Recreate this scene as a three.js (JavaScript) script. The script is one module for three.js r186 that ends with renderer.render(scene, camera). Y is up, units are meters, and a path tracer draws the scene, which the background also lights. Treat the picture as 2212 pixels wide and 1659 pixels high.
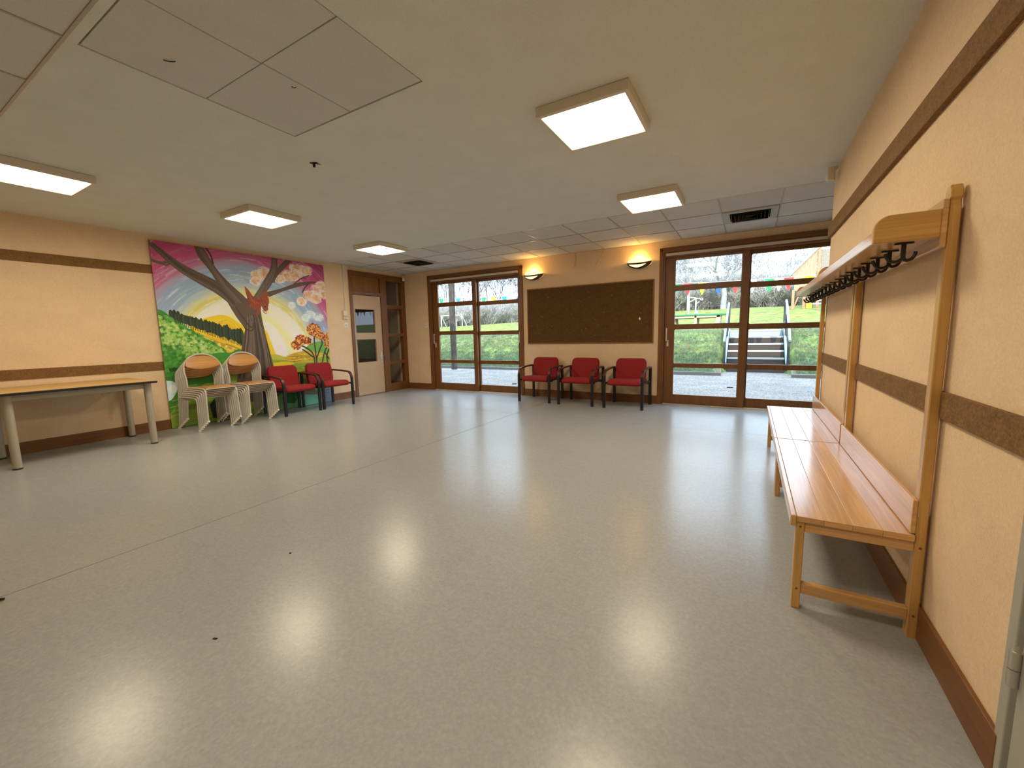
import * as THREE from 'three';
import { RoundedBoxGeometry } from 'three/addons/geometries/RoundedBoxGeometry.js';
import { mergeGeometries } from 'three/addons/utils/BufferGeometryUtils.js';
import { RectAreaLightUniformsLib } from 'three/addons/lights/RectAreaLightUniformsLib.js';

// ---------------------------------------------------------------- camera, sky, sun, exposure
const scene = new THREE.Scene();
const camera = new THREE.PerspectiveCamera(86.5665, 2212 / 1659, 0.05, 400);
const D2R = Math.PI / 180;
camera.position.set(6.8422, 1.1856, 6.9659);
camera.rotation.set(-6.9123 * D2R, 30.2151 * D2R, -1.2453 * D2R, 'YXZ');
const renderer = new THREE.WebGLRenderer({ antialias: true });
renderer.toneMapping = THREE.LinearToneMapping;
renderer.toneMappingExposure = 1.0;
renderer.shadowMap.enabled = true;
renderer.shadowMap.type = THREE.PCFSoftShadowMap;
RectAreaLightUniformsLib.init();
const SKY = 5.2, SUN = 4.8, PANEL = 26, PANEL_GLOW = 8, SCONCE = 0.46;
const LAMP = new THREE.Color().setRGB(1.0, 0.845, 0.62);
{ // thin winter haze: pale blue overcast, a little deeper blue higher up
  const w = 128, h = 64, d = new Float32Array(w * h * 4);
  for (let j = 0; j < h; j++) for (let i = 0; i < w; i++) {
    const el = (j + 0.5) / h * 2 - 1, t = Math.max(0, Math.sin(el * Math.PI / 2));
    const az = i / w * Math.PI * 2, c = 1 + 0.03 * Math.sin(az * 3 + el * 5) * Math.cos(az * 2 - el * 7);
    const k = (j * w + i) * 4;
    d[k] = (0.77 - 0.14 * t) * c; d[k + 1] = (0.97 - 0.09 * t) * c; d[k + 2] = (1.18 - 0.02 * t) * c; d[k + 3] = 1;
  }
  const sky = new THREE.DataTexture(d, w, h, THREE.RGBAFormat, THREE.FloatType);
  sky.mapping = THREE.EquirectangularReflectionMapping; sky.magFilter = THREE.LinearFilter; sky.needsUpdate = true;
  scene.background = sky;
  scene.backgroundIntensity = SKY;
}
const sun = new THREE.DirectionalLight(new THREE.Color().setRGB(1, 0.9, 0.74), SUN); // low winter sun behind the building
sun.position.set(9, 14.4, 30); sun.target.position.set(4, 0, 0);
sun.castShadow = true; sun.shadow.mapSize.set(4096, 4096);
Object.assign(sun.shadow.camera, { left: -60, right: 60, top: 40, bottom: -40, near: 1, far: 140 });
scene.add(sun, sun.target);

// ---------------------------------------------------------------- helpers
const V = (x, y, z) => new THREE.Vector3(x, y, z);
function rng(seed) { let a = seed >>> 0; return () => { a = (a + 0x6D2B79F5) >>> 0; let t = Math.imul(a ^ (a >>> 15), 1 | a); t = (t + Math.imul(t ^ (t >>> 7), 61 | t)) ^ t; return ((t ^ (t >>> 14)) >>> 0) / 4294967296; }; }
const counts = {};
function numbered(n) { const c = counts[n] ?? 0; counts[n] = c + 1; return c ? n + '_' + String(c).padStart(3, '0') : n; }
const shade = (o) => { o.traverse((m) => { if (m.isMesh) { m.castShadow = true; m.receiveShadow = true; } }); return o; };
function tag(o, label, category, group, kind) { if (label) o.userData.label = label; if (category) o.userData.category = category; if (group) o.userData.group = group; if (kind) o.userData.kind = kind; return o; }
const ORIGIN = new WeakMap();
function thing(name, label, category, at = [0, 0, 0], group) { const g = new THREE.Group(); g.name = numbered(name); g.position.set(...at); scene.add(g); tag(g, label, category, group); return g; }
function structure(name, label) { const g = new THREE.Group(); g.name = name; scene.add(g); tag(g, label, null, null, 'structure'); return g; }
// part(): geometry given in world coordinates when world = true, else in the parent's own
function part(name, geo, mat, parent, world = false) {
  const m = new THREE.Mesh(geo, mat); m.name = name; m.castShadow = m.receiveShadow = true;
  if (world) { let o = parent, p = V(0, 0, 0); while (o && o !== scene) { p.add(o.position); o = o.parent; } geo.translate(-p.x, -p.y, -p.z); }
  (parent ?? scene).add(m); return m;
}
function solo(name, geo, mat, label, category, group, kind) { const m = part(numbered(name), geo, mat, scene); tag(m, label, category, group, kind); return m; }
const ni = (g) => (g.index ? g.toNonIndexed() : g);
// uv in metres from the dominant direction of each face; u runs along the grain axis (0 x, 1 y, 2 z)
function uvm(g0, grain = 0, off = 0) {
  const g = ni(g0), p = g.attributes.position, uv = new Float32Array(p.count * 2);
  for (let i = 0; i < p.count; i += 3) {
    const a = [p.getX(i), p.getY(i), p.getZ(i)], b = [p.getX(i + 1), p.getY(i + 1), p.getZ(i + 1)], c = [p.getX(i + 2), p.getY(i + 2), p.getZ(i + 2)];
    const e = b.map((v, k) => v - a[k]), f = c.map((v, k) => v - a[k]);
    const n = [Math.abs(e[1] * f[2] - e[2] * f[1]), Math.abs(e[2] * f[0] - e[0] * f[2]), Math.abs(e[0] * f[1] - e[1] * f[0])];
    const dom = n[0] > n[1] && n[0] > n[2] ? 0 : n[1] > n[2] ? 1 : 2;
    let [u, v] = dom === 0 ? [2, 1] : dom === 1 ? [0, 2] : [0, 1];
    if (v === grain) [u, v] = [v, u];
    [a, b, c].forEach((q, k) => { uv[(i + k) * 2] = q[u] + off * 1.7; uv[(i + k) * 2 + 1] = q[v] + off; });
  }
  g.setAttribute('uv', new THREE.BufferAttribute(uv, 2));
  for (const k of Object.keys(g.attributes)) if (!['position', 'normal', 'uv'].includes(k)) g.deleteAttribute(k);
  return g;
}
const uvKeep = (g) => ni(g);
const merge = (l) => mergeGeometries(l.map(ni).map((g) => { for (const k of Object.keys(g.attributes)) if (!['position', 'normal', 'uv'].includes(k)) g.deleteAttribute(k); return g; }));
// box from corner to corner, edges rounded by r
function box(x0, x1, y0, y1, z0, z1, r = 0.002, grain = 0, off = 0) {
  const w = x1 - x0, h = y1 - y0, d = z1 - z0, rr = Math.min(r, w * 0.45, h * 0.45, d * 0.45);
  const g = r > 0 ? new RoundedBoxGeometry(w, h, d, 1, rr) : new THREE.BoxGeometry(w, h, d);
  g.translate((x0 + x1) / 2, (y0 + y1) / 2, (z0 + z1) / 2);
  return uvm(g, grain, off);
}
function tube(pts, r, seg = 24, rad = 8, tension = 0.5) {
  const c = new THREE.CatmullRomCurve3(pts.map((p) => V(...p)), false, 'catmullrom', tension);
  return uvm(capped(new THREE.TubeGeometry(c, seg, r, rad, false), c, r, rad));
}
function capped(t, c, r, rad) {
  const l = [ni(t)];
  for (const [at, s] of [[0, -1], [1, 1]]) { const g = new THREE.CircleGeometry(r, rad), q = new THREE.Quaternion().setFromUnitVectors(V(0, 0, 1), c.getTangentAt(at).multiplyScalar(s)); g.applyQuaternion(q); const p = c.getPointAt(at); g.translate(p.x, p.y, p.z); l.push(g); }
  return merge(l);
}
function cyl(r0, r1, a, b, rad = 12) { // from point a (radius r0) to b (radius r1)
  const A = V(...a), B = V(...b), l = A.distanceTo(B), g = new THREE.CylinderGeometry(r1, r0, l, rad, 1);
  g.translate(0, l / 2, 0); g.applyQuaternion(new THREE.Quaternion().setFromUnitVectors(V(0, 1, 0), B.clone().sub(A).normalize())); g.translate(A.x, A.y, A.z);
  return uvm(g);
}
// a flat strip of width w (along x) and thickness t following a path of [z, y] points
function strip(path, w, t, closed = false) {
  const n = path.length, up = [], dn = [];
  for (let i = 0; i < n; i++) {
    const a = path[Math.max(0, i - 1)], b = path[Math.min(n - 1, i + 1)], dx = b[0] - a[0], dy = b[1] - a[1], l = Math.hypot(dx, dy) || 1;
    up.push([path[i][0] - dy / l * t / 2, path[i][1] + dx / l * t / 2]); dn.push([path[i][0] + dy / l * t / 2, path[i][1] - dx / l * t / 2]);
  }
  const s = new THREE.Shape([...up, ...dn.reverse()].map(([a, b]) => new THREE.Vector2(a, b)));
  const bev = Math.min(0.006, w * 0.2, t * 0.3);
  const g = new THREE.ExtrudeGeometry(s, { depth: w - 2 * bev, bevelEnabled: true, bevelThickness: bev, bevelSize: bev, bevelOffset: -bev, bevelSegments: 2 });
  g.translate(0, 0, -w / 2 + bev); g.rotateY(-Math.PI / 2); // shape (z, y), width along x
  return uvm(g, 1);
}
function arcPts(cx, cy, r, a0, a1, n) { const l = []; for (let i = 0; i <= n; i++) { const a = (a0 + (a1 - a0) * i / n) * D2R; l.push([cx + r * Math.cos(a), cy + r * Math.sin(a)]); } return l; }
const rectShape = (x0, x1, y0, y1, C = THREE.Shape) => { const s = new C(); s.moveTo(x0, y0); s.lineTo(x1, y0); s.lineTo(x1, y1); s.lineTo(x0, y1); s.closePath(); return s; };
function roundRect(x0, x1, y0, y1, r, rt = r) { const s = new THREE.Shape(); s.moveTo(x0 + r, y0); s.lineTo(x1 - r, y0); s.absarc(x1 - r, y0 + r, r, -Math.PI / 2, 0); s.lineTo(x1, y1 - rt); s.absarc(x1 - rt, y1 - rt, rt, 0, Math.PI / 2); s.lineTo(x0 + rt, y1); s.absarc(x0 + rt, y1 - rt, rt, Math.PI / 2, Math.PI); s.lineTo(x0, y0 + r); s.absarc(x0 + r, y0 + r, r, Math.PI, Math.PI * 1.5); return s; }
function plate(shape, z0, z1, bev = 0.003, grain = 1, curve = 8) { // shape in x, y extruded from z0 to z1
  const g = new THREE.ExtrudeGeometry(shape, { depth: z1 - z0 - 2 * bev, bevelEnabled: bev > 0, bevelThickness: bev, bevelSize: bev, bevelOffset: -bev, bevelSegments: 1, curveSegments: curve });
  g.translate(0, 0, z0 + bev); return uvm(g, grain);
}
const pane = (x0, x1, y0, y1, z) => { const g = new THREE.PlaneGeometry(x1 - x0, y1 - y0); g.translate((x0 + x1) / 2, (y0 + y1) / 2, z); return g; }; // one thin sheet of glass
const turnLeft = (g) => g.rotateY(Math.PI / 2); // x -> -z, z -> x : plates drawn in (−z, y) for the left wall

// ---------------------------------------------------------------- textures
function hash2(x, y, s) { let h = Math.imul(x, 374761393) + Math.imul(y, 668265263) + Math.imul(s, 974634777); h = Math.imul(h ^ (h >>> 13), 1274126177); return ((h ^ (h >>> 16)) >>> 0) / 4294967296; }
function vnoise(x, y, px, py, s) { // tileable value noise
  const xi = Math.floor(x), yi = Math.floor(y), fx = x - xi, fy = y - yi, m = (v, p) => ((v % p) + p) % p;
  const u = fx * fx * (3 - 2 * fx), v = fy * fy * (3 - 2 * fy);
  const a = hash2(m(xi, px), m(yi, py), s), b = hash2(m(xi + 1, px), m(yi, py), s), c = hash2(m(xi, px), m(yi + 1, py), s), d = hash2(m(xi + 1, px), m(yi + 1, py), s);
  return a + (b - a) * u + (c - a) * v + (a - b - c + d) * u * v;
}
function fbm(x, y, px, py, s, oct = 4) { let t = 0, a = 0.5, n = 0; for (let o = 0; o < oct; o++) { t += a * vnoise(x, y, px, py, s + o); n += a; x *= 2; y *= 2; px *= 2; py *= 2; a *= 0.5; } return t / n; }
function texture(w, h, fn, { srgb = false, size = [1, 1] } = {}) {
  const d = new Uint8Array(w * h * 4), o = [0, 0, 0];
  for (let j = 0; j < h; j++) for (let i = 0; i < w; i++) { fn(i / w, j / h, o, i, j); const k = (j * w + i) * 4; for (let c = 0; c < 3; c++) d[k + c] = Math.max(0, Math.min(255, Math.round(o[c] * 255))); d[k + 3] = 255; }
  const t = new THREE.DataTexture(d, w, h); t.wrapS = t.wrapT = THREE.RepeatWrapping; t.magFilter = THREE.LinearFilter; t.minFilter = THREE.LinearMipmapLinearFilter; t.generateMipmaps = true; t.anisotropy = 8;
  if (srgb) t.colorSpace = THREE.SRGBColorSpace; t.repeat.set(1 / size[0], 1 / size[1]); t.needsUpdate = true; return t;
}
const grey = (o, v) => { o[0] = o[1] = o[2] = v; };
// wood: long streaks along u, fine pores
const woodT = texture(1024, 512, (u, v, o) => {
  const warp = fbm(u * 3, v * 6, 3, 6, 11, 3) - 0.5;
  const f = fbm(u * 4 + warp, v * 60 + warp * 5, 4, 60, 5, 3), band = fbm(u * 2, v * 14 + warp * 3, 2, 14, 21, 2), pore = vnoise(u * 160, v * 512, 160, 512, 9) > 0.93 ? 0.9 : 1;
  const k = (0.86 + 0.15 * f) * (0.90 + 0.15 * band) * pore; o[0] = k * 1.0; o[1] = k * 0.985; o[2] = k * 0.96;
}, { srgb: true, size: [1.1, 0.3] });
const corkT = texture(512, 512, (u, v, o) => {
  const a = fbm(u * 60, v * 60, 60, 60, 3, 3), b = fbm(u * 10, v * 10, 10, 10, 8, 3), s = vnoise(u * 200, v * 200, 200, 200, 4);
  grey(o, 0.62 + 0.34 * a + 0.12 * (b - 0.5) + (s > 0.88 ? 0.14 : s < 0.1 ? -0.2 : 0));
}, { srgb: true, size: [0.35, 0.35] });
const ribT = texture(512, 512, (u, v, o, i, j) => { const k = 0.5 + 0.5 * Math.sin(v * Math.PI * 2 * 60 + 0.4 * (fbm(u * 20, v * 20, 20, 20, 2, 2) - 0.5) * 6); grey(o, 0.6 * k + 0.25 * fbm(u * 90, v * 90, 90, 90, 7, 2) + 0.15 * vnoise(u * 30, v * 192, 30, 192, 5)); }, { size: [0.3, 0.3] });
const wallT = texture(512, 512, (u, v, o) => { const a = fbm(u * 5, v * 5, 5, 5, 31, 4) - 0.5, b = vnoise(u * 256, v * 256, 256, 256, 12) - 0.5, c = vnoise(u * 128, v * 128, 128, 128, 14) - 0.5; grey(o, 0.95 + 0.05 * a + 0.05 * b + 0.04 * c); }, { srgb: true, size: [0.9, 0.9] });
const plasterT = texture(512, 512, (u, v, o) => { const a = fbm(u * 6, v * 6, 6, 6, 41, 4) - 0.5, b = vnoise(u * 256, v * 256, 256, 256, 42) - 0.5; grey(o, 0.95 + 0.03 * a + 0.05 * b); }, { srgb: true, size: [0.8, 0.8] });
const grainB = texture(256, 256, (u, v, o) => grey(o, 0.6 * vnoise(u * 128, v * 128, 128, 128, 51) + 0.4 * fbm(u * 40, v * 40, 40, 40, 52, 2)), { size: [0.25, 0.25] });
const floorT = (() => { // marbled grey vinyl with scuffs
  const N = 2048, R = rng(77), sc = new Float32Array(N * N);
  const dab = (x, y, r, val) => { for (let j = -2; j <= 2; j++) for (let i = -2; i <= 2; i++) { const d = Math.hypot(i, j); if (d <= r) sc[(((y | 0) + j + N) % N) * N + (((x | 0) + i + N) % N)] += val * (1 - d / (r + 0.8)); } };
  for (let k = 0; k < 620; k++) { // scratches, mostly short and running one way
    let x = R() * N, y = R() * N, a = (R() < 0.65 ? 0.5 + (R() - 0.5) * 0.8 : R() * 6.28), da = (R() - 0.5) * 0.03; const n = 8 + R() * R() * 150, val = (R() < 0.55 ? -1 : 0.7) * (0.015 + 0.05 * R() * R());
    for (let i = 0; i < n; i++) { dab(x, y, 0.8, val * Math.sin(Math.PI * (i + 0.5) / n)); x += Math.cos(a); y += Math.sin(a); a += da; }
  }
  for (let k = 0; k < 240; k++) dab(R() * N, R() * N, 0.6 + R(), -0.22 * R());
  return texture(N, N, (u, v, o, i, j) => {
    const m = fbm(u * 9, v * 9, 9, 9, 61, 4) - 0.5, st = fbm(u * 60, v * 300, 60, 300, 64, 2) - 0.5, f = vnoise(u * 1024, v * 1024, 1024, 1024, 66) - 0.5, g = vnoise(u * 420, v * 420, 420, 420, 67) - 0.5;
    const k = 0.93 + 0.03 * m + 0.02 * st + 0.045 * f + 0.05 * g + sc[j * N + i]; o[0] = k; o[1] = k * 0.998; o[2] = k * 0.985;
  }, { srgb: true, size: [4.3, 4.3] });
})();
const floorR = texture(1024, 1024, (u, v, o) => { const s = fbm(u * 30, v * 140, 30, 140, 71, 3), l = fbm(u * 6, v * 6, 6, 6, 73, 3), d = vnoise(u * 300 + 40 * l, v * 80, 300, 80, 75); grey(o, 0.24 + 0.018 * (s - 0.45) + 0.03 * (l - 0.5) + 0.02 * Math.max(0, d - 0.7)); }, { size: [2.9, 2.9] });
const floorB = texture(1024, 1024, (u, v, o) => grey(o, 0.5 * fbm(u * 60, v * 90, 60, 90, 81, 3) + 0.5 * fbm(u * 16, v * 16, 16, 16, 83, 3)), { size: [2.3, 2.3] });
const weaveT = texture(256, 256, (u, v, o) => grey(o, 0.82 + 0.24 * (vnoise(u * 128, v * 128, 128, 128, 91) - 0.5) + 0.18 * (vnoise(u * 64, v * 64, 64, 64, 92) - 0.5)), { srgb: true, size: [0.16, 0.16] });
const gravelT = texture(1024, 1024, (u, v, o) => { const a = vnoise(u * 400, v * 400, 400, 400, 101), b = vnoise(u * 180, v * 180, 180, 180, 102), c = fbm(u * 8, v * 8, 8, 8, 103, 4); const k = 0.66 + 0.5 * (a - 0.5) + 0.3 * (b - 0.5) + 0.2 * (c - 0.5); o[0] = k * 1.03; o[1] = k * 0.99; o[2] = k * 0.95; }, { srgb: true, size: [3.2, 3.2] });
const grassT = texture(1024, 1024, (u, v, o) => { const a = fbm(u * 24, v * 24, 24, 24, 111, 4), b = vnoise(u * 300, v * 300, 300, 300, 112), c = fbm(u * 5, v * 5, 5, 5, 113, 3); const k = 0.62 + 0.5 * (a - 0.5) + 0.3 * (b - 0.5), y = Math.max(0, c - 0.45) * 1.2; o[0] = k * (0.86 + 0.35 * y); o[1] = k * (1.0 + 0.02 * y); o[2] = k * 0.5; }, { srgb: true, size: [6, 6] });
const barkT = texture(256, 512, (u, v, o) => { const a = fbm(u * 24, v * 10, 24, 10, 121, 4), b = fbm(u * 6, v * 5, 6, 5, 122, 3); grey(o, 0.5 + 0.5 * a + 0.4 * (b - 0.5)); }, { srgb: true, size: [0.5, 1.2] });

// ---------------------------------------------------------------- materials
const std = (color, rough = 0.6, o = {}) => { const m = new THREE.MeshStandardMaterial({ roughness: rough, ...o }); m.color.set(color); return m; };
const lin = (r, g, b) => new THREE.Color().setRGB(r, g, b);
const M = {
  floor: new THREE.MeshPhysicalMaterial({ specularIntensity: 0.55, color: lin(0.418, 0.43, 0.436), map: floorT, roughness: 1, roughnessMap: floorR, bumpMap: floorB, bumpScale: 0.00007 }),
  screed: std('#1d1a16', 0.9),
  wall: new THREE.MeshStandardMaterial({ color: lin(0.92, 0.685, 0.435), map: wallT, roughness: 0.85, bumpMap: ribT, bumpScale: 0.0012 }),
  plaster: new THREE.MeshStandardMaterial({ color: lin(0.82, 0.815, 0.745), map: plasterT, roughness: 0.95, bumpMap: grainB, bumpScale: 0.0008 }),
  tile: new THREE.MeshStandardMaterial({ color: lin(0.74, 0.72, 0.67), map: plasterT, roughness: 0.95, bumpMap: grainB, bumpScale: 0.0015 }),
  tileB: new THREE.MeshStandardMaterial({ color: lin(0.70, 0.675, 0.625), map: plasterT, roughness: 0.95, bumpMap: grainB, bumpScale: 0.0015 }),
  tbar: std('#b4a999', 0.35),
  tbarDark: std('#4c4238', 0.7),
  brown: new THREE.MeshStandardMaterial({ color: lin(0.225, 0.088, 0.018), map: woodT, roughness: 0.42, bumpMap: woodT, bumpScale: 0.0004 }),
  brownRed: new THREE.MeshStandardMaterial({ color: lin(0.235, 0.095, 0.025), map: woodT, roughness: 0.45, bumpMap: woodT, bumpScale: 0.0004 }),
  panelWood: new THREE.MeshStandardMaterial({ color: lin(0.29, 0.125, 0.02), map: woodT, roughness: 0.5 }),
  band: new THREE.MeshStandardMaterial({ color: lin(0.33, 0.165, 0.04), map: corkT, roughness: 0.8, bumpMap: corkT, bumpScale: 0.0008 }),
  cork: new THREE.MeshStandardMaterial({ color: lin(0.185, 0.088, 0.014), map: corkT, roughness: 0.92, bumpMap: corkT, bumpScale: 0.0008 }),
  beech: new THREE.MeshPhysicalMaterial({ color: lin(0.69, 0.405, 0.12), map: woodT, roughness: 0.38, clearcoat: 0.35, clearcoatRoughness: 0.22 }),
  beechB: new THREE.MeshPhysicalMaterial({ color: lin(0.76, 0.445, 0.175), map: woodT, roughness: 0.36, clearcoat: 0.8, clearcoatRoughness: 0.16 }),
  beechC: new THREE.MeshPhysicalMaterial({ color: lin(0.79, 0.47, 0.19), map: woodT, roughness: 0.37, clearcoat: 0.8, clearcoatRoughness: 0.16 }),
  ply: new THREE.MeshPhysicalMaterial({ color: lin(0.66, 0.34, 0.10), map: woodT, roughness: 0.4, clearcoat: 0.3, clearcoatRoughness: 0.3 }),
  plyEdge: std('#a9743c', 0.6),
  dowel: std('#7a3d1c', 0.6),
  greyTube: std('#c6c0b4', 0.38),
  footCap: std('#e9e0cc', 0.5),
  red: new THREE.MeshPhysicalMaterial({ color: lin(0.43, 0.018, 0.02), map: weaveT, roughness: 0.9, bumpMap: weaveT, bumpScale: 0.0006, sheen: 0.5, sheenColor: lin(0.6, 0.1, 0.1), sheenRoughness: 0.5 }),
  black: std('#14110f', 0.4),
  maroon: std('#4c1714', 0.38),
  laminate: std('#cda76a', 0.45),
  tableEdge: std('#16110e', 0.5),
  tableLeg: std('#a9a18c', 0.45),
  doorLeaf: new THREE.MeshStandardMaterial({ color: lin(0.62, 0.42, 0.25), map: wallT, roughness: 0.55 }),
  bead: std('#c2a27c', 0.6),
  silver: std('#c9c4bb', 0.3, { metalness: 0.8 }),
  handle: std('#d9cfc4', 0.35, { metalness: 0.3 }),
  strip: std('#d3c4b0', 0.5),
  greyPaint: std('#aaa79c', 0.5),
  greyPaintDark: std('#86837a', 0.6),
  whitePlastic: std('#d9cfb8', 0.45),
  lampFrame: std('#ddd3c0', 0.5),
  lampGlow: std('#ffffff', 0.5, { emissive: LAMP.clone(), emissiveIntensity: PANEL_GLOW }),
  bronze: std('#5b5240', 0.3, { metalness: 0.75 }),
  sconceGlow: std('#fff4d8', 0.4, { emissive: lin(1, 0.72, 0.34), emissiveIntensity: 1.7 }),
  glass: new THREE.MeshPhysicalMaterial({ color: 0xffffff, roughness: 0.0, transmission: 1, thickness: 0, ior: 1.5 }),
  dark: std('#15120f', 0.8),
  vent: std('#b5ab9a', 0.5),
  ventIn: std('#26211b', 0.8),
  corridor: new THREE.MeshStandardMaterial({ color: lin(0.36, 0.30, 0.22), roughness: 0.9 }),
  render: std('#b9aea0', 0.9),
  roof: std('#5a4a42', 0.9),
  gravel: new THREE.MeshStandardMaterial({ color: lin(0.462, 0.442, 0.416), map: gravelT, roughness: 0.95, bumpMap: gravelT, bumpScale: 0.006 }),
  concrete: new THREE.MeshStandardMaterial({ color: lin(0.35, 0.336, 0.322), map: plasterT, roughness: 0.9, bumpMap: grainB, bumpScale: 0.002 }),
  field: new THREE.MeshStandardMaterial({ color: lin(0.568, 0.499, 0.292), map: grassT, roughness: 0.95 }),
  grass: new THREE.MeshStandardMaterial({ color: lin(0.413, 0.413, 0.396), map: grassT, roughness: 0.95 }),
  blade: std('#8fb04a', 0.8),
  sleeper: new THREE.MeshStandardMaterial({ color: lin(0.065, 0.052, 0.045), map: woodT, roughness: 0.9 }),
  nosing: std('#a8a8a4', 0.6),
  kerb: new THREE.MeshStandardMaterial({ color: lin(0.17, 0.16, 0.145), map: woodT, roughness: 0.9 }),
  rail: std('#7d9aa8', 0.4),
  railDark: std('#2e3231', 0.5),
  log: new THREE.MeshStandardMaterial({ color: lin(0.115, 0.09, 0.07), map: barkT, roughness: 0.9, bumpMap: barkT, bumpScale: 0.01 }),
  bark: new THREE.MeshStandardMaterial({ color: lin(0.255, 0.245, 0.24), roughness: 0.95 }),
  barkPale: new THREE.MeshStandardMaterial({ color: lin(0.31, 0.305, 0.3), roughness: 0.95 }),
  twig: new THREE.MeshStandardMaterial({ color: lin(0.45, 0.431, 0.406), roughness: 0.95 }),
  white: std('#eceae4', 0.5),
  ttGreen: std('#24794e', 0.5),
  ttConcrete: std('#a89a84', 0.9),
  picnic: std('#4a4038', 0.8),
  board: new THREE.MeshStandardMaterial({ color: lin(0.396, 0.282, 0.18), map: woodT, roughness: 0.8 }),
  boardGrey: new THREE.MeshStandardMaterial({ color: lin(0.275, 0.237, 0.187), map: woodT, roughness: 0.85 }),
  timber: new THREE.MeshStandardMaterial({ color: lin(0.462, 0.231, 0.119), map: woodT, roughness: 0.7 }),
  zinc: std('#98a3a6', 0.5),
};
const FLAG = { green: std('#0fae52', 0.7), red: std('#e2362f', 0.7), yellow: std('#f2e414', 0.7), blue: std('#1a5fd0', 0.7), sky: std('#1a86ea', 0.7), white: std('#eef0f0', 0.7) };

// ================================================================ the room
const HC = 2.586, XR = 7.45, ZW = 2.13, XA = 8.9, ZB = 9.2; // ceiling, right wall, its far end, alcove, wall behind the camera
// floor: four vinyl sheets with open seams over a dark screed
{
  const f = structure('floor');
  part('screed', box(-0.3, XA + 0.3, -0.16, -0.004, -0.3, ZB + 0.3, 0), M.screed, f);
  const xs = [0, 3.815, XA], zs = [-0.02, 1.69, ZB];
  for (let i = 0; i < 2; i++) for (let j = 0; j < 2; j++) part('vinyl_sheet', box(xs[i] + (i ? 0.0034 : 0), xs[i + 1] - (i ? 0 : 0.0034), -0.004, 0, zs[j] + (j ? 0.0022 : 0), zs[j + 1] - (j ? 0 : 0.0022), 0), M.floor, f);
}
// ceiling: slab, white plaster, suspended tiles along the window wall, over the near end and in one square patch
{
  const c = structure('ceiling');
  part('slab', box(-0.25, XA + 0.25, HC + 0.05, HC + 0.25, -0.3, ZB + 0.25, 0), M.plaster, c);
  const s = rectShape(0, XR, -6.2, -1.868); s.holes.push(rectShape(4.04, 5.22, -6.16, -5.085, THREE.Path));
  const g = new THREE.ExtrudeGeometry(s, { depth: 0.05, bevelEnabled: false }); g.rotateX(-Math.PI / 2); g.translate(0, HC, 0);
  part('plaster', uvm(g), M.plaster, c);
  const R = rng(5), px = 0.607, pz = 0.6225, x0 = 5.875 - 10 * px, tileA = box(-px / 2 + 0.006, px / 2 - 0.006, 0, 0.018, -pz / 2 + 0.006, pz / 2 - 0.006, 0.003), tileB = tileA.clone();
  const cut = {};
  const tileAt = (xa, xb, za, zb) => { const w = xb - xa - 0.012, d = zb - za - 0.012; if (w < 0.03 || d < 0.03) return; const key = w.toFixed(3) + d.toFixed(3); const gg = Math.abs(w - px + 0.012) < 0.003 && Math.abs(d - pz + 0.012) < 0.003 ? (R() < 0.5 ? tileA : tileB) : (cut[key] ??= box(-w / 2, w / 2, 0, 0.018, -d / 2, d / 2, 0.003)); const t = part('ceiling_tile', gg, R() < 0.7 ? M.tile : M.tileB, c); t.position.set((xa + xb) / 2, HC + 0.0035 + 0.0015 * R(), (za + zb) / 2); };
  const grid = (xa, xb, za, zb, first) => {
    const zl = []; for (let z = za; z < zb - 0.02; z += pz) zl.push(z); zl.push(zb);
    const xl = [xa]; for (let k = -2; k < 20; k++) { const x = x0 + k * px; if (x > xa + 0.05 && x < xb - 0.02) xl.push(x); } xl.push(xb);
    for (let i = 0; i + 1 < xl.length; i++) for (let j = 0; j + 1 < zl.length; j++) { if (skip.some(([x, z]) => x > xl[i] && x < xl[i + 1] && z > zl[j] && z < zl[j + 1])) continue; tileAt(xl[i], xl[i + 1], zl[j], zl[j + 1]); }
    for (const x of xl) part('grid_bar', box(x - 0.007, x + 0.007, HC - 0.0005, HC + 0.006, za, zb, 0.001), M.tbar, c);
    for (const z of zl) part('grid_bar', box(xa, xb, HC - 0.001, HC + 0.0055, z - 0.007, z + 0.007, 0.001), M.tbar, c);
  };
  const skip = [[6.78, 0.98], [1.32, 0.9]];
  grid(0, XA, 0, 3 * pz);
  grid(0, XR, 6.205, ZB);
  // the patch: larger tiles that sit unevenly, dark joints
  const xs = [4.045, 4.625, 5.215], zs = [5.09, 5.63, 6.155];
  for (let i = 0; i < 2; i++) for (let j = 0; j < 2; j++) { const w = xs[i + 1] - xs[i] - 0.006, d = zs[j + 1] - zs[j] - 0.006; const t = part('ceiling_tile', box(-w / 2, w / 2, 0, 0.018, -d / 2, d / 2, 0.002), M.tile, c); t.position.set((xs[i] + xs[i + 1]) / 2, HC + 0.001 + 0.002 * R(), (zs[j] + zs[j + 1]) / 2); t.rotation.set((R() - 0.5) * 0.006, 0, (R() - 0.5) * 0.006 - (i && !j ? 0.004 : 0)); }
}
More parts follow.
